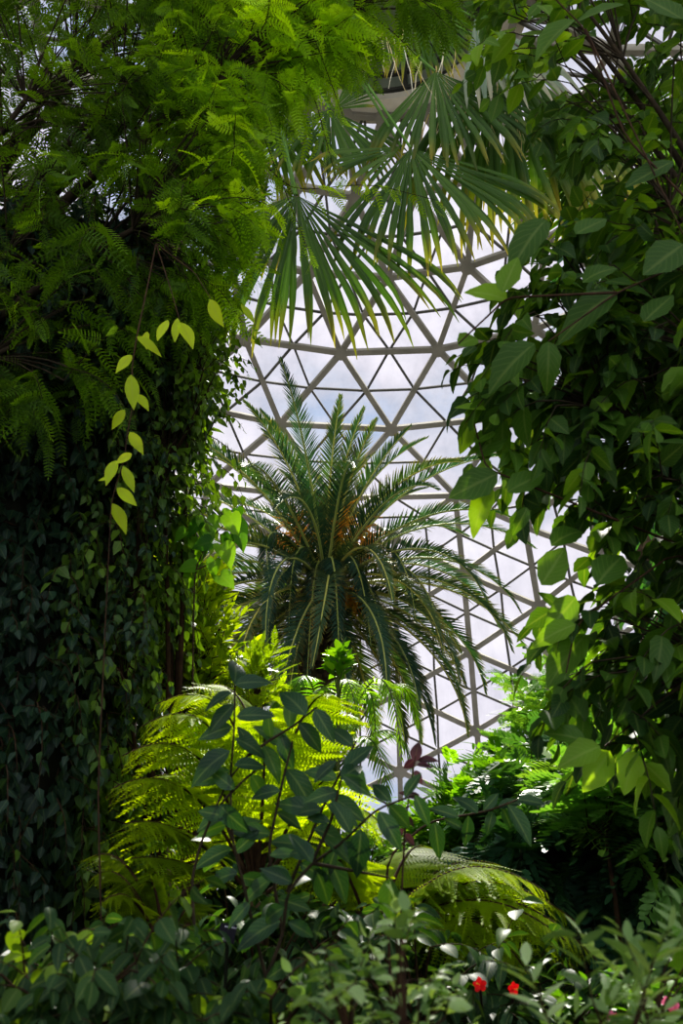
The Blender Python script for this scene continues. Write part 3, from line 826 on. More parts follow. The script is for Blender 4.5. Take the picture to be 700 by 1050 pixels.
# ------------------------------------------------------------------ feathery-leaved tree, upper left
def lit_mim(q, p):  # sunlit patches painted into the leaf colour by position
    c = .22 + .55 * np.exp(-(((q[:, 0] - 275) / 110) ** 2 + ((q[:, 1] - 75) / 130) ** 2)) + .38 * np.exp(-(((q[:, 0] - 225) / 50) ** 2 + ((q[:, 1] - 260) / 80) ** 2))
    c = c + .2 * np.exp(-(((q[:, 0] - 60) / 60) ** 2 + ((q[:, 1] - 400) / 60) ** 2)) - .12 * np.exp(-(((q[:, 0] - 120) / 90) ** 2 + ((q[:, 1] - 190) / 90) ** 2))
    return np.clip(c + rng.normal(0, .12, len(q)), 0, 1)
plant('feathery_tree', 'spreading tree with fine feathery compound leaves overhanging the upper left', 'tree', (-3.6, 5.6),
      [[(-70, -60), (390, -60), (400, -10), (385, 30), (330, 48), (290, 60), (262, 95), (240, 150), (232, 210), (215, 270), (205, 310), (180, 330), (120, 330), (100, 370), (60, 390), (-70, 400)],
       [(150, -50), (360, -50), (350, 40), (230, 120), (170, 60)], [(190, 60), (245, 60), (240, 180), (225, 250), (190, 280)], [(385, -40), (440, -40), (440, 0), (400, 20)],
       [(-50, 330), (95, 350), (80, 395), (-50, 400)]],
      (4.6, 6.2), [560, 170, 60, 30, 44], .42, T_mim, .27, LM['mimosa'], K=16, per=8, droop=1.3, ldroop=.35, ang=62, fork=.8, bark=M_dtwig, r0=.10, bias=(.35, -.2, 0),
      holes=((30, 85, 28), (12, 185, 28), (58, 55, 16), (8, 340, 30), (12, 120, 22), (235, 150, 20), (225, 330, 14)), rndf=lit_mim, njit=.5, twr=.004, wig=.25)

ft_ = bpy.data.objects['feathery_tree']
for path in ([(200, 30, 5.3), (262, 120, 5.0), (290, 190, 4.9), (318, 262, 4.85)], [(240, 0, 5.2), (320, 90, 5.0), (345, 185, 4.9)], [(262, 160, 5.1), (300, 196, 5.0), (380, 188, 4.9), (446, 205, 4.85)], [(330, -20, 5.2), (400, 30, 5.0), (432, 62, 4.9)], [(300, -20, 5.2), (330, 60, 5.0), (352, 120, 4.9)]):
    pp = P(*np.array(path, float).T); tt = np.linspace(0, len(pp) - 1, 14); i_ = np.clip(tt.astype(int), 0, len(pp) - 2); f_ = (tt - i_)[:, None]
    c_ = pp[i_] * (1 - f_) + pp[i_ + 1] * f_; c_[1:-1] = (c_[:-2] + c_[1:-1] * 2 + c_[2:]) / 4
    g = G(); tubes(g, c_, np.linspace(.005, .0025, 14), 4); b_ = g.build('branch', M_dtwig, ft_)
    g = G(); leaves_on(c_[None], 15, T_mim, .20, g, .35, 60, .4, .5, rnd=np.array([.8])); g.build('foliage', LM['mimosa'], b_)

# bright broad vine leaves dangling over the trunk
def placed(name, label, cat, base, pts, Y, mat, tmpl, stems, Lpx=24, twr=.004, njit=.15, rr=(.4, .9), stemmat=None):
    root = empty(name, base, label, cat)
    g = G(); gs = G()
    for s_ in stems:
        pp = np.array([P(x, y, yy) for x, y, yy in s_]); tt = np.linspace(0, len(pp) - 1, 24); i = np.clip(tt.astype(int), 0, len(pp) - 2); f = (tt - i)[:, None]
        c = pp[i] * (1 - f) + pp[i + 1] * f
        c[1:-1] = (c[:-2] + c[1:-1] * 2 + c[2:]) / 4
        tubes(gs, c, np.linspace(twr * 1.6, twr * .8, 24), 5)
    for (x0, y0, x1, y1, *rest) in pts:
        yy = Y + rng.uniform(-.12, .12)
        a = P(x0, y0, yy); b = P(x1, y1, yy - rng.uniform(-.05, .05)); L_ = np.linalg.norm(b - a)
        nn_ = nrm(np.array([rng.normal(0, .3), -1, .35 + rng.normal(0, .2)]))
        scatter(g, tmpl, a[None], (b - a)[None], nn_[None], np.array([L_]), np.array([rest[0] if rest else rng.uniform(*rr)]), 1.0)
    st = gs.build('stem', stemmat or M_twig, root); g.build('foliage', mat, root)
    return root
HY = 4.3
placed('hanging_vine', 'hanging vine strand with glowing yellow-green ribbed leaves above the dark trunk', 'vine', (P(118, 900, HY)[0], HY, 0),
       [(182, 326, 178, 350), (184, 330, 200, 352), (172, 328, 160, 347), (215, 307, 226, 334), (140, 345, 168, 362), (150, 340, 148, 356), (135, 364, 118, 380), (134, 384, 137, 418, .35), (128, 420, 113, 440, .5), (140, 404, 153, 418), (133, 443, 147, 464),
        (135, 465, 119, 474), (126, 478, 138, 503), (119, 472, 107, 495), (120, 500, 139, 517), (115, 516, 132, 544), (112, 490, 100, 492), (247, 312, 262, 330, .4)], HY, LM['vineb'], [t_ovate(.19, .1, .12, .45, .4, rows=8), t_ovate(.23, .15, .2, .42, .5, rows=8)],
       [[(160, 250, 4.5), (150, 300, 4.4), (140, 345, HY), (134, 385, HY), (139, 405, HY), (130, 445, HY), (128, 470, HY), (118, 500, HY), (114, 518, HY)], [(160, 250, 4.5), (176, 300, 4.4), (184, 328, HY)], [(160, 250, 4.5), (200, 280, 4.4), (217, 308, HY)], [(118, 1400, 4.4), (100, 820, 4.4), (108, 640, 4.4), (114, 518, HY)]], twr=.003)

# heart-leaved vine
placed('heart_leaved_vine', 'heart-leaved climber with soft green leaves beside the palm fronds at left', 'vine', (P(196, 900, 6.0)[0], 6.0, 0),
       [(x, y, x + dx * .8, y + dy * .8) for x, y, dx, dy in ((205, 536, -22, 18), (212, 532, 4, 26), (228, 528, 20, 14), (236, 530, 8, 22), (240, 535, 20, 25), (236, 548, -4, 22), (215, 556, -24, 6), (207, 560, -8, 24), (228, 560, 14, 24), (220, 575, -4, 22), (200, 580, -24, 4), (203, 560, -12, -16), (243, 522, 4, 16), (196, 590, -8, 20), (226, 590, 18, 14), (212, 545, 2, 20), (190, 545, -18, 12), (245, 550, 8, 18))], 6.0, LM['bright'], T_heart,
       [[(196, 1000, 6.0), (198, 640, 6.1), (200, 585, 6.0), (212, 556, 6.0), (240, 528, 6.0)], [(200, 585, 6.0), (222, 575, 6.0), (244, 548, 6.0)]], njit=.4, rr=(-.3, 1.2))

# ------------------------------------------------------------------ yellow-green bush behind
plant('leafy_bush', 'sunlit yellow-green bush left of the date palm trunk', 'bush', (P(212, 800, 9.0)[0], 9.0),
      [[(140, 600), (170, 585), (190, 610), (212, 598), (224, 630), (226, 660), (232, 700), (225, 725), (150, 730), (130, 650)]], (8.0, 9.2), 470, .3, T_nar, .15, LM['bush'], K=7, per=9, droop=-.3, ldroop=0, ang=45, r0=.07, bias=(0, -.1, .5),
      rndf=lambda q, p: np.clip(.35 + (q[:, 0] - 150) / 180 + rng.normal(0, .15, len(q)), 0, 1))
plant('leafy_bush', 'small pinnate-leaved bush top just left of the date palm trunk', 'bush', (P(268, 800, 8.2)[0], 8.2),
      [[(255, 685), (272, 680), (280, 700), (270, 735), (250, 740), (245, 710)]], (8.0, 8.6), 40, .2, T_pinl, .2, LM['bush'], K=4, per=5, droop=-.2, ldroop=0, ang=40, r0=.05, bias=(0, 0, .6))

# ------------------------------------------------------------------ right-hand broadleaf tree
def lit_br(q, p):  # glow of the sunlit left edge painted into the leaf colour
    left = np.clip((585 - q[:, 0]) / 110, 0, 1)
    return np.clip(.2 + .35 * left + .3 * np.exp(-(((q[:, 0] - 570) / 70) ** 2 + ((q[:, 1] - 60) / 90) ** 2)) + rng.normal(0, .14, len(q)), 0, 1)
BR = [(520, -60), (780, -60), (780, 790), (700, 790), (655, 775), (622, 735), (612, 700), (600, 660), (605, 630), (655, 590), (645, 535), (580, 505), (545, 475), (540, 440), (515, 415), (500, 385), (525, 350), (560, 300), (575, 240), (570, 150), (560, 100), (535, 60), (515, 20)]
HO = ((642, 58, 34), (600, 205, 36), (608, 270, 16), (598, 385, 12), (676, 560, 24), (690, 600, 20), (660, 640, 14), (540, 290, 8), (535, 340, 10), (655, 68, 16))
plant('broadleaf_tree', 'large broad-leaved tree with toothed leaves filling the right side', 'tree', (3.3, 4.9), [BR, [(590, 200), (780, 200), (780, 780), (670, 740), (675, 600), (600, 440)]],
      (3.9, 5.3), [400, 200], .38, T_broad, .175, LM['broad'], K=18, per=7, droop=1.2, ldroop=.35, ang=55, fork=.9, bark=M_dtwig, r0=.075, bias=(-.45, -.2, 0), holes=HO, rndf=lit_br, njit=.45, twr=.004)
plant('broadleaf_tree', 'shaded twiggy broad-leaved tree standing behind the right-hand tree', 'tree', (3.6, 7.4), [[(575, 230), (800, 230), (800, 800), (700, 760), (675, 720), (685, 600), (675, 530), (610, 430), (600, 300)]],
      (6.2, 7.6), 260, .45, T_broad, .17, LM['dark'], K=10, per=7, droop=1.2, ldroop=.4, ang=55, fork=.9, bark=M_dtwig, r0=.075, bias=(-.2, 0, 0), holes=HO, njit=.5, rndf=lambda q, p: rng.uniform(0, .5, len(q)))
# the nearest big leaves of that tree hang on one low branch
placed('leafy_branch', 'near drooping branch with the largest rounded leaves at right', 'branch', (2.2, 3.2, 0),
       [(632, 300, 572, 330, .2), (562, 350, 563, 396, .35), (548, 352, 496, 392, .25), (597, 290, 632, 262, .3), (660, 330, 690, 300, .2), (520, 308, 478, 290, .8), (515, 300, 530, 262, .6), (470, 355, 492, 340, .6), (590, 240, 622, 222, .3),
        (690, 165, 640, 190, .15), (700, 250, 660, 280, .2), (590, 20, 545, 45, .5), (640, 5, 590, 15, .4), (700, 20, 660, -5, .3), (560, 225, 520, 262, .2)], 3.3, LM['broad'], T_broad,
       [[(860, 260, 3.6), (700, 270, 3.4), (632, 300, 3.3), (562, 350, 3.3)], [(720, 220, 3.4), (640, 140, 3.4), (600, 30, 3.3), (560, -10, 3.3)], [(860, 1100, 3.7), (850, 700, 3.7), (860, 260, 3.6)], [(632, 300, 3.3), (520, 305, 3.3), (470, 352, 3.3)], [(600, 30, 3.3), (700, 240, 3.4)]], twr=.004)
placed('leafy_branch', 'hanging spray of long green leaves at the right over the dome lattice', 'branch', (2.3, 4.2, 0),
       [(503, 500, 480, 538), (520, 505, 560, 480, .4), (555, 600, 580, 560, .5), (575, 625, 553, 605, .4), (590, 612, 560, 650, .5), (590, 640, 545, 655, .6), (600, 650, 558, 700, .5), (580, 690, 572, 725, .4), (600, 740, 575, 700, .4), (600, 760, 560, 745, .45), (615, 765, 575, 780, .7),
        (625, 770, 598, 812, .95), (650, 770, 640, 815, .95), (620, 770, 610, 800, .8), (660, 780, 668, 820, .6), (670, 760, 700, 800, .3), (565, 560, 600, 530, .3), (612, 600, 640, 560, .3), (500, 470, 492, 500, .7), (498, 420, 466, 414, .7), (480, 432, 476, 462, .7), (490, 468, 520, 430, .5), (540, 520, 530, 545, .35), (510, 485, 460, 510, .3)],
       4.0, LM['broad'], T_broad, [[(860, 1100, 4.6), (850, 800, 4.5), (700, 700, 4.2), (620, 765, 4.0)], [(850, 800, 4.5), (700, 560, 4.2), (590, 640, 4.0), (580, 690, 4.0)], [(700, 560, 4.2), (560, 505, 4.0), (498, 480, 4.0), (485, 430, 4.0)]], twr=.004)

# ------------------------------------------------------------------ tree ferns
def tree_fern(label, base, crown_p, tips, np_=26, ll=.42, mat='fern'):
    base = np.array(base, float); root = empty('tree_fern', base, label, 'fern')
    g = G(); tubes(g, bez(base - Z * .05, (base + crown_p) / 2, crown_p, 10), np.linspace(.11, .08, 10), 9); g.build('trunk', M_bark, root)
    for (tx, ty, ty_Y, hx, hy, rn) in tips:
        tip = P(tx, ty, ty_Y); ctl = P(hx, hy, (ty_Y + crown_p[1]) / 2 - .1)
        gl_, gr_ = G(), G()
        frond(gl_, gr_, crown_p, ctl, tip, np_, ll, T_fpin, vee=.05, ang=78, hang=.28, rr=.014, s0=.22, m=22, rnd=rn, mode='t', tipang=55, pk=.45)
        r_ = gr_.build('frond', M_twig, root); gl_.build('leaflets', LM[mat], r_)
    return root
cA = P(262, 925, 5.7)
tree_fern('bright yellow-green tree fern arching left toward the dark vine', (cA[0], 5.7, 0), cA,
          [(128, 845, 4.9, 190, 828, .7), (116, 808, 5.0, 205, 763, .8), (126, 775, 5.0, 225, 718, .75), (145, 745, 5.1, 245, 683, .65), (160, 722, 5.4, 268, 668, .6), (205, 705, 5.9, 280, 678, .5), (340, 712, 5.2, 300, 700, .35), (395, 850, 5.5, 335, 778, .6),
           (320, 745, 6.3, 300, 730, .5), (135, 880, 4.9, 195, 873, .5), (270, 735, 5.0, 275, 760, .5), (360, 790, 5.2, 310, 788, .6), (190, 770, 6.4, 245, 748, .5), (150, 800, 5.5, 215, 768, .7), (380, 900, 5.3, 330, 868, .6)], 24, .36)
cB = P(385, 975, 5.3)
tree_fern('bright tree fern arching right above the red flowers', (cB[0], 5.3, 0), cB,
          [(560, 915, 5.0, 455, 843, .75), (612, 985, 4.9, 500, 863, .85), (590, 945, 5.2, 475, 853, .7), (545, 1005, 4.7, 480, 893, .7), (500, 985, 4.8, 450, 908, .6), (520, 890, 5.7, 440, 858, .6), (330, 870, 5.0, 350, 860, .6), (300, 895, 5.4, 340, 860, .6), (440, 870, 5.8, 410, 850, .5),
           (600, 1005, 5.2, 510, 898, .6), (580, 965, 4.8, 480, 878, .8), (460, 950, 4.9, 430, 900, .6), (545, 935, 5.4, 450, 868, .7), (480, 910, 5.2, 430, 878, .6)], 28, .34)
cC = P(70, 960, 5.9)
tree_fern('small green fern at the foot of the dark vine', (cC[0] + .9, 5.0, 0), P(170, 985, 5.0), [(95, 900, 4.9, 130, 870, .5), (105, 925, 4.7, 140, 895, .55), (150, 905, 4.9, 160, 885, .4), (88, 882, 5.1, 135, 850, .5), (215, 935, 5.1, 190, 905, .4), (200, 960, 4.8, 190, 930, .4)], 22, .20)

# ------------------------------------------------------------------ feather palm in front of the date palm trunk
cf = P(338, 800, 9.2); rt = empty('feather_palm', (cf[0], 9.2, 0), 'young feather palm with hanging green fronds right of the date palm trunk', 'palm')
g = G(); tubes(g, bez(np.array([cf[0], 9.2, -.05]), np.array([cf[0], 9.2, cf[2] * .5]), cf, 8), np.linspace(.08, .06, 8), 8); g.build('trunk', M_bark, rt)
for (tx, ty, Yt, hx, hy) in ((412, 778, 8.6, 396, 610), (385, 768, 8.9, 385, 640), (428, 745, 9.6, 412, 640), (365, 730, 8.2, 350, 640), (300, 712, 8.4, 320, 650), (275, 735, 8.8, 300, 670), (330, 706, 7.6, 335, 690), (355, 760, 8.2, 360, 690), (400, 830, 8.6, 385, 700), (255, 800, 8.8, 290, 720), (300, 790, 8.2, 310, 720), (425, 800, 9.0, 410, 700)):
    gl_, gr_ = G(), G()
    frond(gl_, gr_, cf, P(hx, hy, (Yt + 9.2) / 2), P(tx, ty, Yt), 30, .24, None, .008, vee=-.1, ang=68, hang=.45, rr=.012, s0=.3, m=20, rnd=rng.uniform(.3, .8))
    r_ = gr_.build('frond', M_gtwig, rt); gl_.build('leaflets', LM['feather'], r_)
plant('leafy_bush', 'fresh green leafy shoot rising in front of the date palm trunk', 'bush', (P(347, 900, 8.0)[0], 8.0), [[(342, 682), (350, 678), (354, 690), (350, 704), (340, 704)]], (7.9, 8.1), 12, .15, T_low, .14, LM['bright'], K=3, per=5, droop=-.4, ldroop=-.1, ang=50, r0=.03, bias=(0, 0, .9), bark=M_gtwig)

# ------------------------------------------------------------------ right-lower shrubs
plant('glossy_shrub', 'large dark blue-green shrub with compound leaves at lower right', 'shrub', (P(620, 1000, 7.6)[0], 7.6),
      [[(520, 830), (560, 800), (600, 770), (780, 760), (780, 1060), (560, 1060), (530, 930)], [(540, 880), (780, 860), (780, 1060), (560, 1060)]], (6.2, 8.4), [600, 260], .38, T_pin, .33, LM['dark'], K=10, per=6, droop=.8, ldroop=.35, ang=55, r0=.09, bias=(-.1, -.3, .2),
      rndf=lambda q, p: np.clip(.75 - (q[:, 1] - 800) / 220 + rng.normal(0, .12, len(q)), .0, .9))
plant('light_shrub', 'airy light green small-leaved shrub standing against the lower right dome glass', 'shrub', (P(545, 1000, 9.5)[0], 9.5),
      [[(530, 760), (545, 725), (600, 700), (640, 740), (660, 790), (600, 840), (520, 830), (515, 800)], [(560, 700), (660, 700), (670, 800), (540, 800)]], (8.8, 10.6), [190, 110], .42, T_pinl, .28, LM['light'], K=9, per=6, droop=.5, ldroop=.2, ang=50, r0=.07, bias=(-.2, 0, .4), wig=.25)
plant('bright_shrub', 'yellow-green shrub with fresh pinnate leaves between the fern and the dark shrub', 'shrub', (P(500, 1000, 8.0)[0], 8.0),
      [[(455, 845), (480, 830), (520, 825), (560, 840), (570, 880), (530, 910), (480, 890), (455, 870)]], (7.4, 8.6), 170, .34, T_pin, .30, LM['bright'], K=6, per=6, droop=.4, ldroop=.15, ang=55, r0=.05, bias=(0, -.2, .3))
plant('light_shrub', 'pale green compound-leaved shrub top at the right edge', 'shrub', (P(640, 1000, 6.0)[0], 6.0),
      [[(580, 830), (620, 805), (700, 830), (760, 840), (760, 880), (620, 880)]], (5.7, 6.3), 90, .3, T_pin, .25, LM['light'], K=5, per=6, droop=.3, ldroop=.15, ang=55, r0=.05, bias=(0, -.1, .4))
plant('bright_shrub', 'green shrub with bright tips under the lattice at centre', 'shrub', (P(430, 1000, 10.5)[0], 10.5),
      [[(350, 880), (380, 870), (420, 880), (450, 885), (480, 890), (470, 950), (350, 950)]], (9.5, 11.5), 240, .35, T_nar, .16, LM['light'], K=6, per=8, droop=.2, ldroop=.1, ang=50, r0=.06, bias=(0, 0, .4))

# ------------------------------------------------------------------ distant planting that hides the foot of the dome
BG = [((-60, 560, 330, 0), 14.0, 'dark leafy tree behind the climbing vine at far left', 'bg', [(-80, 520), (140, 560), (200, 640), (240, 720), (280, 800), (290, 1040), (-80, 1040)]),
      ((0, 0, 0, 0), 12.5, 'shadowy shrub behind the left tree fern', 'bg', [(140, 780), (230, 770), (290, 840), (340, 880), (350, 1040), (120, 1040)]),
      ((0, 0, 0, 0), 13.5, 'dark shrub at the foot of the date palm', 'bg', [(280, 870), (340, 890), (400, 910), (440, 920), (450, 1040), (280, 1040)]),
      ((0, 0, 0, 0), 13.0, 'dim shrub in the gap right of the date palm', 'bg', [(420, 900), (470, 890), (520, 850), (560, 830), (580, 1040), (410, 1040)]),
      ((0, 0, 0, 0), 14.0, 'dark tree behind the lower right shrubs', 'bg', [(520, 780), (560, 700), (620, 690), (720, 600), (800, 600), (800, 1040), (530, 1040)])]
for _, yy, lab, mm, poly in BG:
    xs = [p_[0] for p_ in poly]
    plant('background_shrub', lab, 'shrub', (P(sum(xs) / len(xs), 1000, yy)[0], yy), [poly], (yy - 1, yy + 1.2), 420, .6, T_low, .26, LM[mm], K=7, per=8, droop=.7, ldroop=.4, ang=55, r0=.1, bias=(0, 0, .2), twr=.006, fork=.3)

# ------------------------------------------------------------------ foreground saplings
def sapling(label, base, stems, leaves, Y, mat='sap', name='leafy_sapling', **k):
    return placed(name, label, 'sapling', base, leaves, Y, LM[mat], T_sap, stems, **k)
SY = 3.6
def sprays(path, n, Lp, y_, rn=(.1, .6), droopy=.5):
    """leaf segments alternating along a stem path in picture units, turned into real leaves by placed()"""
    out = []; path = np.array(path, float)
    seg = np.linalg.norm(np.diff(path, axis=0), axis=1); cum = np.concatenate([[0], np.cumsum(seg)])
    for i in range(n):
        s = cum[-1] * (i + .7) / n; j = min(len(seg) - 1, np.searchsorted(cum, s) - 1); f = (s - cum[j]) / seg[j]
        p_ = path[j] * (1 - f) + path[j + 1] * f; t = (path[j + 1] - path[j]) / seg[j]; sd = np.array([-t[1], t[0]]) * (1 if i % 2 else -1)
        d = t * .35 + sd * .9 + np.array([0, droopy]) + rng.normal(0, .2, 2); d /= np.linalg.norm(d)
        L_ = Lp * rng.uniform(.7, 1.15)
        out.append((p_[0], p_[1], p_[0] + d[0] * L_, p_[1] + d[1] * L_, rng.uniform(*rn)))
    return out
S1 = [(205, 1030), (200, 965), (196, 905), (204, 870), (218, 835), (234, 800), (254, 775)]
S2 = [(280, 1030), (262, 960), (248, 900), (238, 860), (236, 800), (240, 750), (241, 700)]
S3 = [(254, 775), (275, 760), (300, 745), (325, 725)]
S4 = [(272, 1005), (290, 960), (294, 915), (320, 885), (350, 865), (385, 830), (425, 815)]
S5 = [(238, 860), (225, 825), (250, 800), (262, 790)]
S6 = [(290, 960), (275, 870), (290, 800), (300, 760)]
S7 = [(294, 915), (330, 830), (350, 790), (365, 760)]
lv = []
lv += [(240, 702, 248, 668, .1), (241, 702, 272, 693, .2), (238, 710, 206, 722, .1), (240, 722, 212, 748, .15), (242, 735, 278, 728, .2), (238, 745, 206, 752, .15), (241, 758, 276, 768, .2), (236, 770, 190, 794, .15), (240, 785, 275, 780, .2), (236, 790, 200, 802, .15)]
lv += [(236, 838, 200, 830, .2), (234, 830, 200, 850, .2), (238, 870, 196, 884, .15), (240, 875, 266, 850, .2), (244, 895, 208, 900, .2), (246, 900, 280, 905, .2), (256, 925, 234, 950, .35), (262, 940, 246, 982, .3), (236, 850, 262, 838, .2)]
lv += sprays(S3, 8, 42, 0) + sprays(S6, 9, 42, 0) + sprays(S7, 9, 44, 0) + sprays(S5, 4, 36, 0)
sapling('dark-leaved young sapling with slender brown stems in the centre foreground', (P(235, 1200, SY)[0], SY, 0), [[(x, y, SY) for x, y in s_] for s_ in (S1, S2, S3, S5, S6)] + [[(235, 1500, SY), (205, 1030, SY)], [(235, 1500, SY), (280, 1030, SY)], [(x, y, SY) for x, y in S7]], lv, SY, twr=.0042, stemmat=M_dtwig)
lv2 = [(352, 862, 378, 892, .4), (370, 850, 366, 898, .2), (388, 832, 412, 868, .3), (398, 825, 425, 850, .4), (345, 868, 330, 905, .2), (400, 822, 380, 800, .2), (360, 855, 345, 820, .3), (320, 885, 300, 850, .2), (322, 890, 345, 930, .3), (425, 815, 442, 848, .2), (415, 818, 430, 790, .15),
       (300, 905, 270, 890, .2), (292, 930, 262, 945, .3), (294, 945, 325, 960, .35), (335, 880, 365, 925, .3), (350, 800, 372, 775, .2), (352, 790, 382, 760, .2), (345, 780, 320, 800, .2), (400, 900, 396, 950, .8), (330, 830, 300, 830, .2), (335, 825, 362, 835, .3)] + sprays([(320, 885), (340, 840), (352, 790)], 6, 34, 0)
sapling('second dark sapling with big drooping leaves spreading right of centre', (P(275, 1200, 3.3)[0], 3.3, 0), [[(275, 1500, 3.3), (272, 1005, 3.3)], [(x, y, 3.3) for x, y in S4], [(320, 885, 3.3), (340, 840, 3.3), (352, 790, 3.3)], [(320, 885, 3.3), (400, 900, 3.3)]], lv2, 3.3, twr=.0042, stemmat=M_dtwig)
sapling('thin arching shoot with drooping dark leaves over the right tree fern', (P(420, 1200, 3.9)[0], 3.9, 0), [[(420, 1500, 3.9), (400, 1000, 3.9), (395, 880, 3.9), (440, 842, 3.9), (500, 832, 3.9), (530, 820, 3.9)]],
        [(495, 832, 512, 812, .1), (510, 828, 535, 818, .1), (520, 825, 548, 865, .2), (505, 832, 500, 850, .1), (480, 836, 478, 870, .2), (490, 834, 470, 812, .1), (530, 820, 560, 822, .1), (455, 840, 480, 850, .2), (515, 828, 525, 850, .1), (470, 838, 440, 826, .2), (445, 842, 452, 880, .3)], 3.9, twr=.004)
placed('purple_shoot', 'thin shoot with small purplish young leaves in front of the lattice', 'shoot', (P(420, 1200, 3.7)[0], 3.7, 0),
       [(426, 778, 413, 790), (425, 782, 428, 758), (428, 780, 448, 776), (427, 785, 445, 783), (425, 790, 432, 800), (420, 815, 408, 812), (419, 818, 432, 812), (417, 830, 405, 840), (415, 840, 432, 845), (424, 800, 418, 808), (414, 850, 398, 862), (413, 856, 430, 866)], 3.7, LM['purple'], T_sap,
       [[(420, 1500, 3.7), (410, 950, 3.7), (415, 850, 3.7), (420, 810, 3.7), (426, 775, 3.7)]], twr=.0028)
placed('bare_stem', 'thin upright pale stem left of the fern trunk', 'stem', (P(176, 1100, 6.0)[0], 6.0, 0), [(172, 868, 158, 862), (173, 870, 190, 866)], 6.0, LM['light'], T_nar, [[(176, 1400, 6.0), (176, 950, 6.0), (172, 868, 6.0)]], twr=.014, stemmat=plain_mat('pale_stem', (.16, .14, .07), (.26, .22, .12), 12))

# low shrub with ribbed leaves along the bottom left
def rnd_low(q, p): return np.where(rng.random(len(q)) < .12, .8, rng.uniform(.0, .35, len(q)))
plant('ribbed_leaf_shrub', 'low shrub with ribbed oval leaves along the bottom left', 'shrub', (P(120, 1200, 3.0)[0], 3.0),
      [[(-60, 1000), (60, 985), (140, 970), (200, 985), (290, 985), (345, 1005), (370, 1110), (-60, 1110)]], (2.6, 3.5), 330, .2, T_low, .085, LM['low'], K=9, per=7, droop=1.0, ldroop=.8, ang=60, r0=.03, bias=(0, -.3, .3), holes=((236, 1000, 48),), rndf=rnd_low, njit=.6, up=np.array([0, -.35, .9]), twr=.003)
plant('ribbed_leaf_shrub', 'dark shrub filling the gap behind the bottom centre leaves', 'shrub', (P(320, 1200, 4.4)[0], 4.4),
      [[(200, 950), (300, 930), (420, 960), (520, 1000), (620, 1010), (700, 1010), (700, 1110), (200, 1110)]], (4.1, 5.2), 300, .25, T_low, .12, LM['low'], K=8, per=7, droop=.9, ldroop=.5, ang=60, r0=.03, bias=(0, -.2, .2), rndf=lambda q, p: rng.uniform(0, .5, len(q)), twr=.003)
plant('pale_shrub', 'soft pale green shrub close to the camera at bottom centre', 'shrub', (P(390, 1200, 2.2)[0], 2.2),
      [[(310, 1030), (370, 995), (430, 1005), (450, 1030), (465, 1060), (465, 1120), (310, 1120)], [(385, 965), (412, 955), (420, 975), (390, 975)]], (2.0, 2.5), [40, 4], .10, T_low, .05, LM['pale'], K=5, per=7, droop=.2, ldroop=.1, ang=60, r0=.012, bias=(0, -.1, .5), twr=.002)
plant('pale_shrub', 'soft pale green shrub close to the camera at bottom right', 'shrub', (P(600, 1200, 2.1)[0], 2.1),
      [[(550, 1060), (560, 1025), (575, 1030), (600, 1025), (650, 985), (720, 980), (740, 1120), (550, 1120)]], (1.9, 2.5), [44], .12, T_nar, .075, LM['pale'], K=6, per=8, droop=.2, ldroop=.05, ang=48, r0=.012, bias=(.2, -.1, .5), twr=.002)
placed('leafy_sprig', 'single bright green leaf pointing left at the right edge', 'sprig', (P(760, 1200, 2.4)[0], 2.4, 0), [(722, 985, 664, 975, .8), (720, 990, 690, 945, .4)], 2.4, LM['bright'], [t_ovate(.26, .15, .1, .45, .1, rows=8)], [[(790, 1900, 2.4), (760, 1200, 2.4), (722, 985, 2.4)]], twr=.003)

# ------------------------------------------------------------------ hibiscus with red flowers, pink-flowered plant
def petal_mat(name, c): return leaf_mat(name, [tuple(x * .7 for x in c), c, tuple(min(1, x * 1.2) for x in c)], .35, (1.2, .8, .8), .5, 0)
M_red = petal_mat('red_petal', (.42, .007, .008)); M_pink = petal_mat('pink_petal', (.75, .14, .22)); M_yel = plain_mat('stamen', (.8, .5, .05), (.9, .65, .1), 10)
def flower(root, px, py, Y, r, mat, dirv=(0, -1, .2)):
    c = P(px, py, Y); d = nrm(np.array(dirv, float) + rng.normal(0, .25, 3)); g = G()
    s = nrm(np.cross(d, Z)); u = np.cross(s, d)
    for k in range(5):
        a = k * 2 * math.pi / 5 + rng.uniform(0, .3); o = s * math.cos(a) + u * math.sin(a)
        scatter(g, [t_ovate(.42, -.25, .35, .6, 0, rows=6, pet=0)], c[None], (o + d * .5)[None], (d)[None], np.array([r]), np.array([rng.random()]))
    f = g.build('flower', mat, root)
    g = G(); tubes(g, bez(c, c + d * r * .5, c + d * r * 1.05 + Z * .004, 5), .05 * r, 5); tubes(g, np.stack([c + d * r * 1.0, c + d * r * 1.08, c + d * r * 1.15]), np.array([.03, .11, .04]) * r, 6)
    g.build('stamen', M_yel, f)
hb = plant('hibiscus', 'dark hibiscus bush bearing two red flowers under the right fern', 'flowering shrub', (P(510, 1200, 5.4)[0], 5.4),
           [[(450, 1010), (500, 1005), (600, 1010), (620, 1110), (430, 1110)]], (5.1, 5.8), 140, .2, T_low, .10, LM['dark'], K=5, per=7, droop=.4, ldroop=.3, ang=55, r0=.03, bias=(0, -.2, .2), twr=.003)
flower(hb, 492, 1010, 3.95, .027, M_red, (-.5, -1, .1)); flower(hb, 526, 1014, 3.95, .025, M_red, (.7, -1, -.1))
g = G(); tubes(g, bez(np.array([P(510, 1200, 5.3)[0], 5.3, .3]), P(500, 1100, 4.4), P(492, 1012, 3.97), 10), .005, 4); tubes(g, bez(np.array([P(510, 1200, 5.3)[0], 5.3, .3]), P(520, 1100, 4.4), P(526, 1016, 3.97), 10), .005, 4); g.build('branch', M_dtwig, hb)
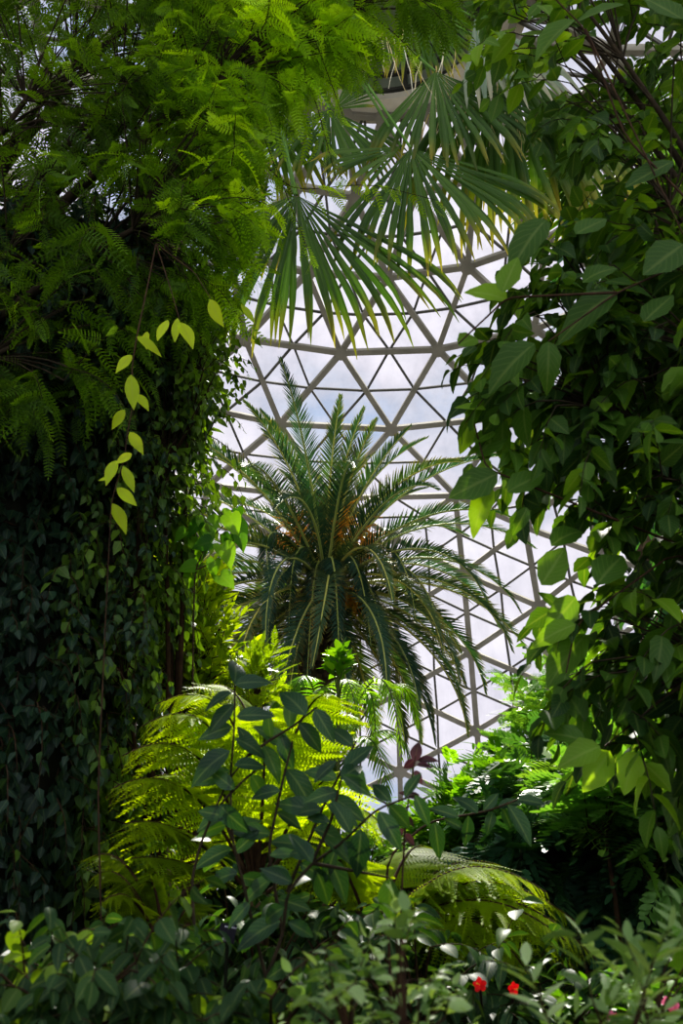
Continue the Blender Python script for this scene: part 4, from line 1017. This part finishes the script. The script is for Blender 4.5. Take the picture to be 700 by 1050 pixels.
pk = plant('pink_flowering_plant', 'leafy plant with small pink flowers at the bottom right corner', 'flowering shrub', (P(655, 1200, 4.6)[0], 4.6),
           [[(590, 1035), (640, 1025), (700, 1010), (730, 1110), (590, 1110)]], (4.2, 4.8), 90, .2, T_low, .09, LM['bright'], K=4, per=6, droop=.4, ldroop=.3, ang=55, r0=.02, bias=(0, -.2, .2), twr=.003)
for x, y in ((628, 1044), (634, 1047), (684, 1029), (690, 1033)): flower(pk, x, y, 4.05, .026, M_pink)

# ------------------------------------------------------------------ plant label sign
sc_ = P(233, 957, 3.85)
sg = empty('plant_sign', (sc_[0], 3.85, 0), 'small black plant name sign behind the sapling stems', 'sign')
M_blk = plain_mat('sign_black', (.008, .008, .014), (.014, .013, .02), 3, .35); M_txt = plain_mat('sign_text', (.55, .56, .62), (.62, .62, .68), 3, .6)
tilt = R(14); ax = np.array([[math.cos(.15), 0, -math.sin(.15)], [0, 1, 0], [math.sin(.15), 0, math.cos(.15)]])
g = G(); box(g, sc_, ax, (.030, .004, .033)); g.build('panel', M_blk, sg, smooth=False)
g = G(); tubes(g, np.array([[sc_[0], 3.86, -.1], [sc_[0], 3.86, sc_[2] * .5], [sc_[0], 3.86, sc_[2]]]), .007, 6); g.build('post', M_dark, sg)
g = G()
def stroke(x, z, w, h): box(g, sc_ + np.array([x * .79, -.006, z * .79]) @ ax, ax, (w * .79, .001, h * .79))
xx = -.012
for wd in (.004, .003, .003, .0035, .003, .0035, .003):     # top line of small lettering
    stroke(xx, .027, wd * .75, .0032); xx += .0078
for r_ in range(3):
    xx = -.030
    for wd in (.005, .003, .006, .004, .003, .005):
        stroke(xx, -.022 - r_ * .006, wd * .8, .0014); xx += wd * 1.9
g.build('lettering', M_txt, sg, smooth=False)

# ------------------------------------------------------------------ light, sky, camera
sun = bpy.data.lights.new('sun', 'SUN'); sun.energy = 14.0; sun.angle = R(1.2); sun.color = (1, .95, .84)
so = bpy.data.objects.new('sun', sun); COL.objects.link(so)
from mathutils import Vector
sd = Vector((.08, .88, 1.0)).normalized()
so.rotation_euler = sd.to_track_quat('Z', 'Y').to_euler()
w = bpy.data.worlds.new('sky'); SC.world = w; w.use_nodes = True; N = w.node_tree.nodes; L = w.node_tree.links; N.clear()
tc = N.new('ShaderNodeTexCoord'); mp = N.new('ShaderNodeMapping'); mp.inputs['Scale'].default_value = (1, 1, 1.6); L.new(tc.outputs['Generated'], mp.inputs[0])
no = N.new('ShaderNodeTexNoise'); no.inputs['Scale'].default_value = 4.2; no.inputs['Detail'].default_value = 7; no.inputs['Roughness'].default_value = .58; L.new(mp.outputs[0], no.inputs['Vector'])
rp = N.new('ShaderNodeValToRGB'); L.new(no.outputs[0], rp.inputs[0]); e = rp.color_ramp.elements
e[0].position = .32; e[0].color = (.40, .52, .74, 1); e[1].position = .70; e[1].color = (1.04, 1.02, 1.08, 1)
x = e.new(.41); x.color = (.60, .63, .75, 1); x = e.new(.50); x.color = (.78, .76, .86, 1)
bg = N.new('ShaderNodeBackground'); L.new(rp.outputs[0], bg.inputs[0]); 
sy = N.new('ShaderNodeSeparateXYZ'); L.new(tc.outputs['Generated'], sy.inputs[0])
mr = N.new('ShaderNodeMapRange'); L.new(sy.outputs[1], mr.inputs[0]); mr.inputs[1].default_value = .1; mr.inputs[2].default_value = -.7; mr.inputs[3].default_value = .88; mr.inputs[4].default_value = 2.9  # sky strengthened behind the camera, added to brighten the foliage
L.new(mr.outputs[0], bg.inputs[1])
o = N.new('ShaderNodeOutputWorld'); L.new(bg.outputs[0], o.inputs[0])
cam = bpy.data.cameras.new('camera'); co = bpy.data.objects.new('camera', cam); COL.objects.link(co); SC.camera = co
cam.sensor_fit = 'VERTICAL'; cam.sensor_height = 36; cam.lens = 36 * F / 1050; co.location = CAM; co.rotation_euler = (R(90) + PITCH, 0, 0)
cam.dof.use_dof = True; cam.dof.focus_distance = 11; cam.dof.aperture_fstop = 4.0; cam.clip_end = 200
SC.view_settings.view_transform = 'Standard'; SC.view_settings.look = 'Medium High Contrast'; SC.view_settings.exposure = 0.0
c = SC.cycles; c.max_bounces = 6; c.diffuse_bounces = 3; c.transmission_bounces = 4; c.transparent_max_bounces = 6; c.glossy_bounces = 2
c.use_denoising = True; c.caustics_reflective = False; c.caustics_refractive = False; c.sample_clamp_indirect = 4
